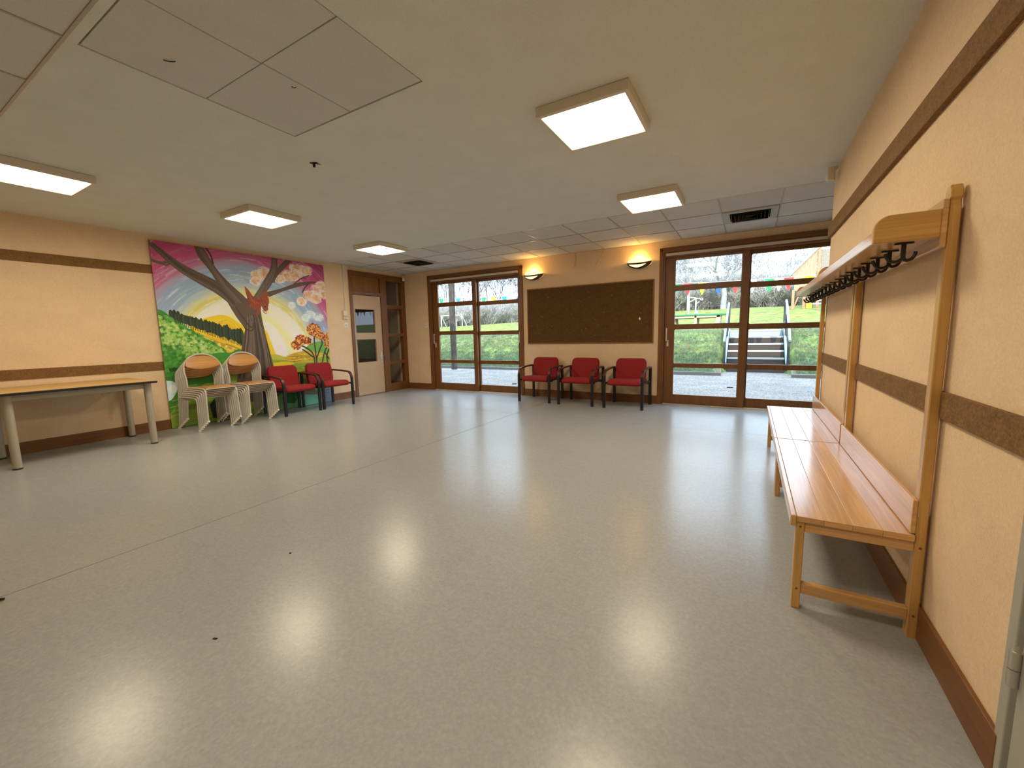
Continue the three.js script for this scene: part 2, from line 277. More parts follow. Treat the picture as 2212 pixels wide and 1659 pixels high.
// walls
{ // window wall with two door openings
  const s = new THREE.Shape(), p = [[-0.25, -0.1], [0.735, -0.1], [0.735, 2.462], [3.048, 2.462], [3.048, -0.1], [5.578, -0.1], [5.578, 2.465], [7.898, 2.465], [7.898, -0.1], [XA + 0.25, -0.1], [XA + 0.25, 2.62], [-0.25, 2.62]];
  p.forEach(([x, y], i) => (i ? s.lineTo(x, y) : s.moveTo(x, y))); s.closePath();
  const w = structure('wall_back'); part('wallpaper', plate(s, -0.07, 0, 0), M.wall, w); part('outer_leaf', plate(s, -0.3, -0.071, 0), M.render, w);
}
{
  const s = new THREE.Shape(), p = [[-ZB - 0.25, -0.1], [-1.488, -0.1], [-1.488, 2.495], [-0.012, 2.495], [-0.012, -0.1], [0, -0.1], [0, 2.62], [-ZB - 0.25, 2.62]];
  p.forEach(([x, y], i) => (i ? s.lineTo(x, y) : s.moveTo(x, y))); s.closePath();
  const w = structure('wall_left'); part('wallpaper', turnLeft(plate(s, -0.2, 0, 0)), M.wall, w);
}
{
  const s = new THREE.Shape(), p = [[-ZB - 0.25, -0.1], [-6.52, -0.1], [-6.52, 2.13], [-5.535, 2.13], [-5.535, -0.1], [-ZW, -0.1], [-ZW, 2.62], [-ZB - 0.25, 2.62]];
  p.forEach(([x, y], i) => (i ? s.lineTo(x, y) : s.moveTo(x, y))); s.closePath();
  const w = structure('wall_right'); part('wallpaper', turnLeft(plate(s, XR, XR + 0.2, 0)), M.wall, w);
  part('alcove_wall', box(XA, XA + 0.2, -0.1, 2.62, -0.1, ZW + 0.2, 0), M.wall, w);
  part('alcove_return', box(XR + 0.2, XA, -0.1, 2.62, ZW, ZW + 0.2, 0), M.wall, w);
  const n = structure('wall_near'); part('wallpaper', box(-0.25, XR + 0.45, -0.1, 2.62, ZB, ZB + 0.25, 0), M.wall, n);
}
{ // stair hall behind the inner door, seen dimly through its panes
  const h = structure('wall_corridor');
  part('hall_wall', box(-2.4, -0.2, -0.1, 2.62, -0.25, -0.01, 0), M.corridor, h);
  part('hall_wall', box(-2.6, -2.4, -0.1, 2.62, -0.25, 3.2, 0), M.corridor, h);
  part('hall_wall', box(-2.4, -0.2, -0.1, 2.62, 3.0, 3.2, 0), M.corridor, h);
  part('hall_floor', box(-2.6, -0.0, -0.16, 0.0, -0.25, 3.2, 0), M.panelWood, h);
  part('hall_ceiling', box(-2.6, -0.2, HC, HC + 0.1, -0.25, 3.2, 0), M.plaster, h);
  part('hall_skirting', box(-2.4, -0.2, 0, 0.13, -0.01, 0.006, 0.002), M.brownRed, h);
}
{ // roof over the whole building: it shades the terrace from the low sun behind
  const r = structure('roof');
  part('roof_slab', box(-2.8, XA + 0.6, HC + 0.25, 3.75, -0.32, ZB + 0.6, 0), M.roof, r);
  part('wing', box(-24, -2.8, -0.1, 3.75, -0.32, ZB + 0.6, 0), M.render, r);
  part('wing', box(XA + 0.6, 24, -0.1, 3.75, -0.32, ZB + 0.6, 0), M.render, r);
}
// skirting boards
const skirt = (name, segs) => { const b = structure(name); for (const g of segs) part('skirting_board', g, M.brownRed, b); };
skirt('baseboard_left', [box(0, 0.016, 0, 0.132, 1.49, ZB, 0.003, 2)]);
skirt('baseboard_back', [box(0, 0.72, 0, 0.132, 0, 0.016, 0.003, 0), box(3.065, 5.565, 0, 0.132, 0, 0.016, 0.003, 0), box(7.91, XA, 0, 0.132, 0, 0.016, 0.003, 0)]);
skirt('baseboard_right', [box(XR - 0.014, XR, 0, 0.13, ZW, 5.54, 0.004, 2), box(XR - 0.014, XR, 0, 0.13, 6.6, ZB, 0.004, 2)]);
// brown rails round the walls
const trim = (n, g) => { const t = structure('trim_' + n); part('wall_rail', g, M.band, t); };
trim(1, box(0, 0.012, 2.085, 2.195, 4.57, ZB, 0.002, 2)); trim(2, box(0, 0.012, 0.815, 0.925, 4.57, ZB, 0.002, 2));
trim(3, box(XR - 0.024, XR, 2.004, 2.118, ZW - 0.012, ZB, 0.002, 2)); trim(4, box(XR - 0.015, XR, 0.858, 0.953, ZW, 5.53, 0.002, 2));

// door_1: inner door with side light and transom, all in brown wood, in the left wall
{
  const d = structure('door_1'), t = (s, a, b, bev = 0.003, gr = 1) => turnLeft(plate(s, a, b, bev, gr));
  const s = new THREE.Shape(); // s = -z; open at the foot where the door stands
  [[-1.497, 0], [-1.432, 0], [-1.432, 2.048], [-0.712, 2.048], [-0.712, 0], [-0.002, 0], [-0.002, 2.505], [-1.497, 2.505]].forEach(([a, b], i) => (i ? s.lineTo(a, b) : s.moveTo(a, b))); s.closePath();
  s.holes.push(rectShape(-1.43, -0.715, 2.11, 2.425, THREE.Path));
  for (const [a, b] of [[0.172, 0.59], [0.662, 1.2], [1.27, 1.797], [1.885, 2.39]]) s.holes.push(rectShape(-0.555, -0.112, a, b, THREE.Path));
  part('door_frame', t(s, -0.08, 0.022, 0.004), M.brown, d);
  part('head_board', box(0.01, 0.036, 2.47, 2.507, -0.0, 1.505, 0.003, 2), M.brownRed, d);
  part('transom_panel', t(rectShape(-1.43, -0.715, 2.11, 2.425), -0.05, -0.025, 0), M.panelWood, d);
  for (const [a, b] of [[0.172, 0.59], [0.662, 1.2], [1.27, 1.797], [1.885, 2.39]]) part('glass_pane', turnLeft(pane(-0.555, -0.112, a, b, -0.033)), M.glass, d);
  const l = rectShape(-1.427, -0.717, 0.008, 2.043); l.holes.push(rectShape(-1.385, -0.885, 1.28, 1.766, THREE.Path), rectShape(-1.385, -0.885, 0.68, 1.158, THREE.Path));
  const leaf = part('door_leaf', t(l, -0.045, -0.002, 0.002), M.doorLeaf, d);
  for (const [a, b] of [[1.28, 1.766], [0.68, 1.158]]) {
    part('glass_pane', turnLeft(pane(-1.385, -0.885, a, b, -0.025)), M.glass, leaf);
    const f = rectShape(-1.387, -0.883, a - 0.003, b + 0.003); f.holes.push(rectShape(-1.378, -0.892, a + 0.007, b - 0.007, THREE.Path)); part('glazing_bead', t(f, -0.012, 0.004, 0.002), M.bead, leaf);
  }
  part('edge_strip', box(-0.004, 0.003, 0.01, 2.04, 1.405, 1.427, 0.001), M.greyPaint, leaf);
  const hd = part('door_handle', merge([box(-0.003, 0.006, 0.655, 0.875, 0.752, 0.79, 0.003), cyl(0.009, 0.009, [0.004, 0.785, 0.771], [0.052, 0.785, 0.771]), tube([[0.05, 0.785, 0.768], [0.054, 0.785, 0.79], [0.052, 0.785, 0.84], [0.046, 0.783, 0.882]], 0.009, 12)]), M.silver, leaf);
  part('keyhole', box(0.005, 0.0075, 0.695, 0.715, 0.765, 0.777, 0.001), M.dark, leaf);
}
// door_2 and door_3: brown sliding glass doors, eight panes each
function slidingDoor(name, x0) {
  const d = structure(name), X = (v) => x0 + v, H = 2.47;
  // outer frame, three sided, with a pale ventilation strip under the head
  const s = new THREE.Shape(); [[0, 0], [0.075, 0], [0.075, 2.33], [2.26, 2.33], [2.26, 0], [2.335, 0], [2.335, H], [0, H]].forEach(([a, b], i) => (i ? s.lineTo(X(a), b) : s.moveTo(X(a), b))); s.closePath();
  part('door_frame', plate(s, -0.17, 0.012, 0.004), M.brownRed, d);
  const cv = (a, b, c, e) => box(X(a), X(b), c, e, 0.0, 0.026, 0.003, b - a > e - c ? 0 : 1);
  part('architrave', cv(-0.012, 0.05, 0, H + 0.005), M.brown, d); part('architrave', cv(2.285, 2.347, 0, H + 0.005), M.brown, d); part('architrave', cv(-0.012, 2.347, 2.415, H + 0.012), M.brownRed, d);
  part('ventilation_strip', box(X(0.085), X(2.25), 2.355, 2.393, 0.008, 0.034, 0.003), M.strip, d);
  part('threshold', box(X(0.05), X(2.285), -0.02, 0.012, -0.17, -0.004, 0.003), M.strip, d);
  const leaf = (xa, xb, ga, gb, z0, z1, rows, top, hx, hy) => {
    const q = rectShape(X(xa), X(xb), 0.014, top); for (const [a, b] of rows) { const r = 0.012, pth = new THREE.Path(); pth.moveTo(X(ga) + r, a); pth.lineTo(X(gb) - r, a); pth.lineTo(X(gb), a + r); pth.lineTo(X(gb), b - r); pth.lineTo(X(gb) - r, b); pth.lineTo(X(ga) + r, b); pth.lineTo(X(ga), b - r); pth.lineTo(X(ga), a + r); pth.closePath(); q.holes.push(pth); }
    const l = part('sliding_leaf', plate(q, z0, z1, 0.005), M.brown, d), zm = (z0 + z1) / 2;
    for (const [a, b] of rows) part('glass_pane', pane(X(ga) - 0.004, X(gb) + 0.004, a - 0.004, b + 0.004, zm), M.glass, l);
    const hz = z1 + 0.04;
    part('pull_handle', merge([tube([[X(hx), hy + 0.1, z1], [X(hx), hy + 0.1, hz - 0.012], [X(hx), hy + 0.088, hz], [X(hx), hy - 0.088, hz], [X(hx), hy - 0.1, hz - 0.012], [X(hx), hy - 0.1, z1]], 0.0105, 30, 8, 0.15), box(X(hx) + 0.0, X(hx) + 0.03, hy - 0.19, hy - 0.09, z1 - 0.001, z1 + 0.012, 0.004)]), M.handle, l);
    part('lock_cylinder', cyl(0.012, 0.011, [X(hx) + 0.016, hy - 0.115, z1 + 0.01], [X(hx) + 0.016, hy - 0.115, z1 + 0.022]), M.greyPaint, l);
    return l;
  };
  leaf(0.078, 1.235, 0.225, 1.14, -0.07, -0.022, [[0.165, 0.602], [0.672, 1.209], [1.29, 1.813], [1.9, 2.288]], 2.36, 0.115, 1.13);
  leaf(1.13, 2.257, 1.255, 2.175, -0.14, -0.092, [[0.15, 0.588], [0.664, 1.19], [1.268, 1.797], [1.875, 2.278]], 2.345, 2.225, 1.13);
  return d;
}
slidingDoor('door_2', 0.725);
slidingDoor('door_3', 5.568);
// door_4: grey painted door beside the camera in the right wall
{
  const d = structure('door_4');
  part('door_frame', merge([box(XR - 0.012, XR + 0.1, 0, 2.13, 5.522, 5.562, 0.004, 1), box(XR + 0.004, XR + 0.12, 0, 2.13, 5.562, 5.602, 0.002, 1), box(XR - 0.012, XR + 0.1, 2.09, 2.13, 5.56, 6.49, 0.004, 2), box(XR - 0.012, XR + 0.1, 0, 2.13, 6.49, 6.53, 0.004, 1)]), M.greyPaint, d);
  const l = part('door_leaf', box(XR - 0.022, XR + 0.02, 0.01, 2.085, 5.604, 6.485, 0.014, 1), M.greyPaint, d);
  for (const y of [0.37, 1.1, 1.85]) { part('hinge', merge([cyl(0.011, 0.011, [XR - 0.03, y - 0.045, 5.612], [XR - 0.03, y - 0.001, 5.612]), cyl(0.0112, 0.0112, [XR - 0.03, y + 0.001, 5.612], [XR - 0.03, y + 0.045, 5.612]), cyl(0.007, 0.004, [XR - 0.03, y + 0.045, 5.612], [XR - 0.03, y + 0.056, 5.612])]), M.silver, l); }
  part('door_handle', merge([box(XR - 0.03, XR - 0.02, 0.95, 1.15, 6.38, 6.42, 0.004), tube([[XR - 0.03, 1.05, 6.4], [XR - 0.07, 1.05, 6.4], [XR - 0.075, 1.05, 6.38], [XR - 0.075, 1.05, 6.28]], 0.009, 14)]), M.silver, l);
}

// ================================================================ lamps
function ceilingLight(cx, cz, label) {
  const t = thing('ceiling_light', label, 'ceiling light', [cx, HC, cz], 'square ceiling lights');
  const s = rectShape(-0.287, 0.287, -0.287, 0.287); s.holes.push(rectShape(-0.259, 0.259, -0.259, 0.259, THREE.Path));
  const f = plate(s, 0, 0.062, 0.004); f.rotateX(Math.PI / 2); f.translate(0, 0, 0); part('frame', f, M.lampFrame, t);
  part('back_plate', box(-0.27, 0.27, -0.012, 0, -0.27, 0.27, 0), M.lampFrame, t).position.y = 0.002;
  part('diffuser', box(-0.26, 0.26, -0.057, -0.05, -0.26, 0.26, 0.001), M.lampGlow, t);
  const l = new THREE.RectAreaLight(LAMP, PANEL, 0.51, 0.51); l.position.set(0, -0.0585, 0); l.rotation.x = -Math.PI / 2; l.castShadow = true; t.add(l);
  return t;
}
ceilingLight(5.915, 4.227, 'largest lit square ceiling panel, hanging nearest the coat rack wall');
ceilingLight(5.892, 2.326, 'lit square ceiling panel on the right, close to the right air vent');
ceilingLight(2.02, 4.22, 'lit square ceiling panel above the stacked chairs and mural, second from left');
ceilingLight(1.82, 2.305, 'smallest lit square ceiling panel, nearest the inner wooden door and left air vent');
ceilingLight(1.722, 5.86, 'lit square ceiling panel cut by the left edge of the photo');
ceilingLight(5.93, 6.75, 'lit square ceiling panel just above the camera, out of frame');

function sconce(cx, cy, label) {
  const t = thing('wall_lamp', label, 'wall lamp', [cx, cy, 0], 'half-moon wall lamps');
  const surf = (fn, nu, nv, flip) => { const p = [], idx = []; for (let i = 0; i <= nu; i++) for (let j = 0; j <= nv; j++) p.push(...fn(i / nu, j / nv)); for (let i = 0; i < nu; i++) for (let j = 0; j < nv; j++) { const a = i * (nv + 1) + j, b = a + nv + 1; flip ? idx.push(a, a + 1, b, b, a + 1, b + 1) : idx.push(a, b, a + 1, b, b + 1, a + 1); } const g = new THREE.BufferGeometry(); g.setAttribute('position', new THREE.Float32BufferAttribute(p, 3)); g.setIndex(idx); g.computeVertexNormals(); return uvm(g); };
  const W = 0.188, D = 0.1, shell = (a0, a1, up, k) => (u, v) => { const ph = Math.PI * u, th = (a0 + (a1 - a0) * v) * D2R, r = Math.cos(th); return [-Math.cos(ph) * W * k * (0.25 + 0.75 * r), up * Math.sin(th), Math.max(0.002, Math.pow(Math.sin(ph), 0.8) * D * k * r)]; };
  // frosted front glass above the sagging rim, metal bowl below it, slot of glass in the bowl
  const sag = (ph) => -0.028 * Math.pow(Math.sin(ph), 1.2);
  part('glass_shade', surf((u, v) => { const ph = Math.PI * u, r = 1.02 - 0.2 * v; return [-Math.cos(ph) * W * (1 - 0.05 * v), sag(ph) * (1 - v) + 0.052 * Math.pow(Math.sin(ph), 0.6) * v, Math.max(0.004, Math.pow(Math.sin(ph), 0.8) * D * r)]; }, 28, 4, false), M.sconceGlow, t);
  const bowl = (k, e) => (ph, th) => [-Math.cos(ph) * W * k * Math.pow(Math.cos(th), 0.55), sag(ph) * Math.cos(th) - (0.112 + e) * Math.sin(th) * (0.72 + 0.28 * Math.sin(ph)), Math.max(0.002, Math.pow(Math.sin(ph), 0.8) * D * k * Math.cos(th)) + e], b0 = bowl(1.05, 0), b1 = bowl(1.07, 0.003);
  part('bowl', surf((u, v) => b0(Math.PI * u, v * 90 * D2R), 28, 10, true), M.bronze, t);
  part('glass_slot', surf((u, v) => b1(Math.PI * (0.22 + 0.5 * u), (13 + 27 * v * Math.sin(Math.PI * u)) * D2R), 16, 4, true), M.sconceGlow, t);
  part('rim', tube(Array.from({ length: 17 }, (_, i) => { const ph = Math.PI * i / 16; return [-Math.cos(ph) * W * 1.05, sag(ph), Math.max(0.004, Math.pow(Math.sin(ph), 0.8) * D * 1.05)]; }), 0.004, 32, 6), M.bronze, t);
  part('wall_plate', box(-0.09, 0.09, -0.06, 0.03, 0, 0.006, 0.002), M.bronze, t);
  const l = new THREE.PointLight(new THREE.Color().setRGB(1, 0.56, 0.15), SCONCE); l.position.set(0, 0.03, 0.055); l.shadow.radius = 1; l.castShadow = true; t.add(l);
  return t;
}
sconce(3.31, 2.292, 'lit half-moon wall lamp at the left end above the brown pinboard');
sconce(5.236, 2.315, 'lit half-moon wall lamp at the right end above the brown pinboard');

// ================================================================ things on the walls and ceiling
{ // pinboard
  const t = thing('pinboard', 'wide brown cork pinboard on the wall between the two sliding glass doors', 'pinboard', [4.325, 1.0, 0]);
  part('cork_panel', box(3.18, 5.47, 1.012, 2.012, 0.002, 0.014, 0.001), M.cork, t, true);
  const s = rectShape(3.168, 5.482, 1.0, 2.024); s.holes.push(rectShape(3.188, 5.462, 1.02, 2.004, THREE.Path)); part('frame', plate(s, 0.001, 0.024, 0.003), M.panelWood, t, true);
  const R = rng(19); for (let i = 0; i < 26; i++) { const x = 3.25 + R() * 2.15, y = 1.06 + R() * 0.9; part('staple', box(x - 0.006, x + 0.006, y - 0.0015, y + 0.0015, 0.0135, 0.0155, 0), M.silver, t, true).rotation.z = 0; }
  const p = new THREE.Shape(); [[0, 0.03], [0.012, 0.006], [0.02, -0.002], [0.01, -0.02], [0.003, -0.032], [-0.008, -0.012], [-0.016, 0.004], [-0.004, 0.012]].forEach(([a, b], i) => (i ? p.lineTo(5.257 + a, 1.404 + b) : p.moveTo(5.257 + a, 1.404 + b)));
  solo('paper_scrap', plate(p, 0.0145, 0.0165, 0), M.white, 'small torn scrap of white paper pinned to the brown pinboard', 'paper');
}
{ // painted mural board
  const N = 2048, cv = document.createElement('canvas'); cv.width = cv.height = N; const c = cv.getContext('2d'), K = N / 100, R = rng(2024);
  const P = (l, close = true) => { c.beginPath(); l.forEach(([x, y], i) => (i ? c.lineTo(x * K, y * K) : c.moveTo(x * K, y * K))); if (close) c.closePath(); };
  const S = (l, close = true) => { // smooth path through the points
    c.beginPath(); const n = l.length, at = (i) => l[Math.max(0, Math.min(n - 1, i))]; c.moveTo(l[0][0] * K, l[0][1] * K);
    for (let i = 0; i < n - 1; i++) { const [p0, p1, p2, p3] = [at(i - 1), at(i), at(i + 1), at(i + 2)]; c.bezierCurveTo((p1[0] + (p2[0] - p0[0]) / 6) * K, (p1[1] + (p2[1] - p0[1]) / 6) * K, (p2[0] - (p3[0] - p1[0]) / 6) * K, (p2[1] - (p3[1] - p1[1]) / 6) * K, p2[0] * K, p2[1] * K); }
    if (close) c.closePath();
  };
  const fill = (l, col, smooth = true) => { (smooth ? S : P)(l); c.fillStyle = col; c.fill(); };
  const line = (l, w, col) => { S(l, false); c.strokeStyle = col; c.lineWidth = w * K; c.lineCap = 'round'; c.lineJoin = 'round'; c.stroke(); };
  const blob = (x, y, r, col, a = 1, sy = 1) => { c.globalAlpha = a; c.beginPath(); c.ellipse(x * K, y * K, r * K, r * sy * K, 0, 0, 7); c.fillStyle = col; c.fill(); c.globalAlpha = 1; };
  const soft = (x, y, r, col, a) => { const g = c.createRadialGradient(x * K, y * K, 0, x * K, y * K, r * K); const m = col.match(/\w\w/g).map((h) => parseInt(h, 16)).join(','); g.addColorStop(0, `rgba(${m},${a})`); g.addColorStop(1, `rgba(${m},0)`); c.fillStyle = g; c.fillRect((x - r) * K, (y - r) * K, 2 * r * K, 2 * r * K); };
  // sky: rings of colour round a low sun at (46, 62)
  const rings = [[95, '#7c2c50'], [88, '#8c3358'], [80, '#a83c60'], [72, '#b8456a'], [65, '#b85672'], [60, '#a98a96'], [57, '#8d99a4'], [52, '#8b9ca8'], [47, '#a9b0a8'], [44, '#c6c19a'], [42, '#cdb95c'], [39, '#d8d2b4'], [36, '#e0d9bc'], [32, '#e8dcae'], [29, '#e9d27c'], [26, '#eedda4'], [22, '#f0e0ae'], [18, '#efd06a'], [14, '#eecb50'], [8, '#e9b928']];
  c.fillStyle = '#6f2748'; c.fillRect(0, 0, N, N);
  for (let i = 0; i < rings.length; i++) { const [r, col] = rings[i]; c.save(); c.filter = 'blur(16px)'; c.beginPath(); c.ellipse(45 * K, 65 * K, r * 0.99 * K, r * 1.0 * K, 0, 0, 7); c.fillStyle = col; c.fill(); c.restore(); }
  for (let k = 0; k < 2600; k++) { // brush strokes along the rings
    const r = 10 + R() * 80, a = Math.PI * (1 + R()) + (R() - 0.5) * 0.5, da = 0.04 + R() * 0.22, i = rings.findIndex(([q]) => q < r), col = rings[Math.max(0, Math.min(rings.length - 1, (i < 0 ? rings.length - 1 : i) + Math.round((R() - 0.5) * 2.6)))][1];
    c.globalAlpha = 0.10 + R() * 0.22; c.beginPath(); c.ellipse(45 * K, 65 * K, r * 0.99 * K, r * K, 0, a, a + da); c.lineWidth = (0.2 + R() * 1.1) * K; c.strokeStyle = R() < 0.14 ? '#f4eddc' : col; c.lineCap = 'round'; c.stroke();
  }
  c.globalAlpha = 1;
  // low orange sun glow behind the tree line, white glow right of the trunk
  fill([[14, 44], [20, 40.4], [30, 37.8], [37, 40.5], [44, 48], [44, 62], [14, 62]], '#e8b818'); for (let k = 0; k < 40; k++) line([[15 + R() * 8, 45 + R() * 8], [28 + R() * 6, 40 + R() * 8], [41, 47 + R() * 9]], 0.4, R() < 0.5 ? '#f0c838' : '#dca410');
  fill([[53, 45], [57, 50], [60, 58], [62, 66], [53, 68]], '#e9bb1c'); fill([[54, 40], [60, 44], [66, 54], [68, 64], [62, 66], [58, 56]], '#efe6c8');
  // far right hill and meadow
  fill([[55, 62.6], [60, 62.6], [66.5, 64.6], [72, 62.5], [78, 61.5], [90, 60], [100, 60], [100, 72], [55, 72]], '#b7a92f'); fill([[66, 65], [74, 62.2], [84, 61.5], [94, 62], [88, 67], [76, 69.4], [66, 67.5]], '#c49a1e');
  for (let k = 0; k < 70; k++) { const x = 67 + R() * 22, y = 63 + R() * 5; line([[x, y], [x + 3, y + 0.5], [x + 6 + R() * 3, y + 0.3]], 0.18, R() < 0.5 ? '#7d6312' : '#e2be3c'); }
  fill([[80, 60], [88, 55.5], [100, 56], [100, 63], [90, 63]], '#6a9a3c'); fill([[55, 66], [64, 66.5], [74, 69], [86, 69.5], [100, 67], [100, 101], [55, 101]], '#8a9a2c'); fill([[56, 68.4], [66, 68], [72, 69.8], [64, 73], [56, 73]], '#d9b21c');
  for (let k = 0; k < 120; k++) { const x = 55 + R() * 45, y = 70 + R() * 18; line([[x, y], [x + 4, y + (R() - 0.5)], [x + 8, y]], 0.5, ['#7f9430', '#98a438', '#6d8a34', '#a9a840'][k % 4]); }
  // left: yellow field, tree line, leafy hill
  fill([[8, 44], [20, 49], [31, 53.5], [42, 60.5], [42, 66], [20, 58], [8, 52]], '#d8ac24'); for (let k = 0; k < 60; k++) { const x = 10 + R() * 22, y = 46 + (x - 10) * 0.42 + R() * 3.5; line([[x, y], [x + 4, y + 1.8], [x + 8, y + 3.8]], 0.22, R() < 0.6 ? '#9a7414' : '#efd060'); }
  for (let k = 0; k < 8; k++) blob(13 + k * 3.6, 48.6 + k * 1.55, 0.75, '#e3bf4a');
  for (let k = 0; k < 44; k++) { const t = k / 43, x = 5.6 + t * 35, yb = 40.6 + t * 14.8, h = 3.2 + t * 4.2 + R() * 1.6; c.globalAlpha = 0.95; blob(x, yb - h * 0.5, 0.75 + R() * 0.35, ['#27331f', '#2f3d24', '#1d2819', '#384629'][k % 4], 1, h * 0.62); line([[x, yb], [x, yb + 1.6]], 0.3, '#231d14'); }
  fill([[0, 35.6], [3, 37], [6.5, 41], [10, 45], [15, 49.4], [20, 52.4], [24, 54.6], [28, 57.2], [32, 60.4], [40, 61.5], [40, 101], [0, 101]], '#3d7a26');
  for (let k = 0; k < 1500; k++) { const x = R() * 36, top = 36.5 + x * 0.74 + (x > 30 ? 2 : 0), y = top + R() * R() * 34; blob(x, y, 0.3 + R() * 0.9, ['#2f6a1c', '#3f8428', '#579a34', '#74ac44', '#286018'][(R() * 5) | 0], 0.55); }
  for (let k = 0; k < 520; k++) { const g = (R() * 6) | 0, x = R() * 32, y = 38.5 + x * 0.7 + g * 2.4 + R() * 2.2; blob(x, y, 0.28 + R() * 0.75, ['#a9c05a', '#c4c878', '#8fb44a'][(R() * 3) | 0], 0.6); }
  fill([[0, 67.5], [8, 66.6], [18, 61.8], [26, 60], [32, 60.2], [42, 62], [42, 80], [0, 80]], '#41862c'); for (let k = 0; k < 220; k++) blob(R() * 40, 64 + R() * 14, 0.6 + R() * 1.4, ['#357a22', '#4c9434', '#5aa03c', '#2c6a1c'][(R() * 4) | 0], 0.4, 0.6);
  c.globalAlpha = 0.9; for (let k = 0; k < 26; k++) line([[2 + k * 0.42, 67.2 + Math.sin(k) * 0.3], [2.2 + k * 0.42, 68.4 + R()]], 0.35, '#1d3412'); c.globalAlpha = 1;
  // lower part: rolling yellow green, dark hollow, small white shape, green triangle
  fill([[0, 92], [6, 84], [14, 78.5], [26, 74.4], [40, 73.5], [56, 73], [56, 101], [0, 101]], '#7a8c22'); fill([[0, 72], [10, 70], [22, 71], [30, 74.5], [16, 78.5], [6, 84], [0, 90]], '#37711f'); for (let k = 0; k < 200; k++) { const x = R() * 55, y = 78 + R() * 22; line([[x, y], [x + 3, y - 0.6], [x + 6, y - 0.6]], 0.5, ['#6c8420', '#8c9830', '#587820', '#94963a'][k % 4]); }
  fill([[19, 90], [23, 86], [30, 86.5], [36, 90], [34, 99], [20, 98]], '#1c2a12'); fill([[0, 73.6], [3.2, 74.6], [4.6, 77.6], [3.6, 81], [1.6, 84], [0, 85]], '#c3ccd0'); blob(2.4, 78.4, 1.6, '#e2e8ea', 0.7, 1.5);
  fill([[57, 84], [70, 85], [84, 88], [100, 84], [100, 101], [57, 101]], '#5d8a4e'); P([[66, 86], [71, 80], [76, 90], [70, 97], [63, 96]]); c.fillStyle = '#245c22'; c.fill(); fill([[76, 92], [88, 87], [94, 92], [88, 101], [74, 101]], '#6fae86'); fill([[74, 86], [84, 88], [88, 93], [78, 92]], '#7d6a48'); fill([[88, 80], [100, 78], [100, 101], [91, 101]], '#7c8486');
  for (let k = 0; k < 5; k++) line([[93.5, 86 + k * 1.7], [95.6 + R(), 85.4 + k * 1.8], [97, 87 + k * 1.6]], 0.28, '#42474a');
  // clouds
  const cloud = (pts, cols, n) => { for (const [x, y, r] of pts) { for (let k = 0; k < n; k++) { const a = R() * 6.28, d = Math.sqrt(R()) * r; blob(x + Math.cos(a) * d, y + Math.sin(a) * d * 0.75, 0.5 + R() * r * 0.3, cols[(R() * cols.length) | 0], 0.28); } for (let k = 0; k < n / 3; k++) { const a = R() * 6.28, d = r * (0.6 + R() * 0.45); c.globalAlpha = 0.5; c.beginPath(); c.arc((x + Math.cos(a) * d) * K, (y + Math.sin(a) * d * 0.75) * K, (0.6 + R() * 0.9) * K, a - 1.6, a + 1.6); c.lineWidth = 0.22 * K; c.strokeStyle = '#f0dfcf'; c.stroke(); c.globalAlpha = 1; } } };
  const warm = ['#d9a06a', '#e2bd86', '#c98672', '#e8d0ac', '#d8b24e', '#b9705f', '#eadcc8'];
  cloud([[53, 12.5, 3.4], [57.5, 10.5, 4], [51.5, 16, 2.8]], warm, 100); cloud([[80, 5.6, 5], [86, 5.5, 4.2], [73, 10.5, 4], [78, 9.5, 4.4], [67, 13, 2.8]], warm, 110); cloud([[94, 18, 4.4], [97, 15, 3.6], [88, 22.5, 4.4], [92, 24, 4], [81, 27, 3], [99, 21, 3]], warm, 110); cloud([[87, 36, 3], [83, 38.2, 2.6], [93, 37.6, 3.2], [74, 30, 1.8]], ['#c8d4dc', '#dfe6ea', '#aebcc8'], 60);
  // the big tree
  const bark = '#5a4636', barkD = '#3f3026', barkL = '#75604c';
  const limb = (top, bot, close) => { fill([...top, ...bot.slice().reverse()], bark); };
  limb([[-1, -0.5], [1, 1], [4.6, 3.6], [12.3, 9.8], [19.7, 13.6], [29.8, 18.5], [38, 26], [46, 36]], [[-1, 3], [0.7, 3.6], [6.5, 10.1], [12.8, 15.7], [22.3, 21.8], [29.1, 25.9], [36, 32.3], [40, 40]]);
  line([[-0.5, 10.2], [4, 11.4], [7.6, 10.2], [10, 10.8]], 1.4, bark); line([[3.5, 11.2], [6, 12.2], [8, 11]], 0.9, bark);
  limb([[23.9, -1], [27.4, 6.1], [30.5, 11.7], [36.1, 18.5], [44.6, 26.9], [48, 33]], [[19.7, -1], [21.6, 5.7], [25.7, 11.6], [28.7, 17.2], [34.3, 30.4], [38, 36]]); line([[25.2, -1], [27.7, 3.6], [28.6, 8.4]], 0.9, barkD);
  limb([[63, -1], [61.6, 6.4], [57.1, 14.3], [50.4, 24.4], [46, 30]], [[66.8, -1], [66.3, 5.1], [65.8, 11.2], [57.2, 21.7], [52, 30]]); limb([[73.2, -1], [66.6, 5.6], [62, 12]], [[77.6, -1], [65.9, 11.2], [63, 16]]);
  limb([[54, 23.6], [58, 22.2], [67.4, 19.2], [79.3, 14.4], [92, 12.2]], [[55, 27.6], [59.1, 25.4], [68.8, 21], [80.8, 16.7], [92, 13.4]]); line([[75.7, 16.3], [81.2, 11.9], [84, 10.4], [88, 8.6]], 0.9, bark); line([[87.2, 14.6], [84.6, 17], [82.2, 20.6]], 0.8, barkD); line([[83.5, 10.6], [86, 11]], 0.5, barkD);
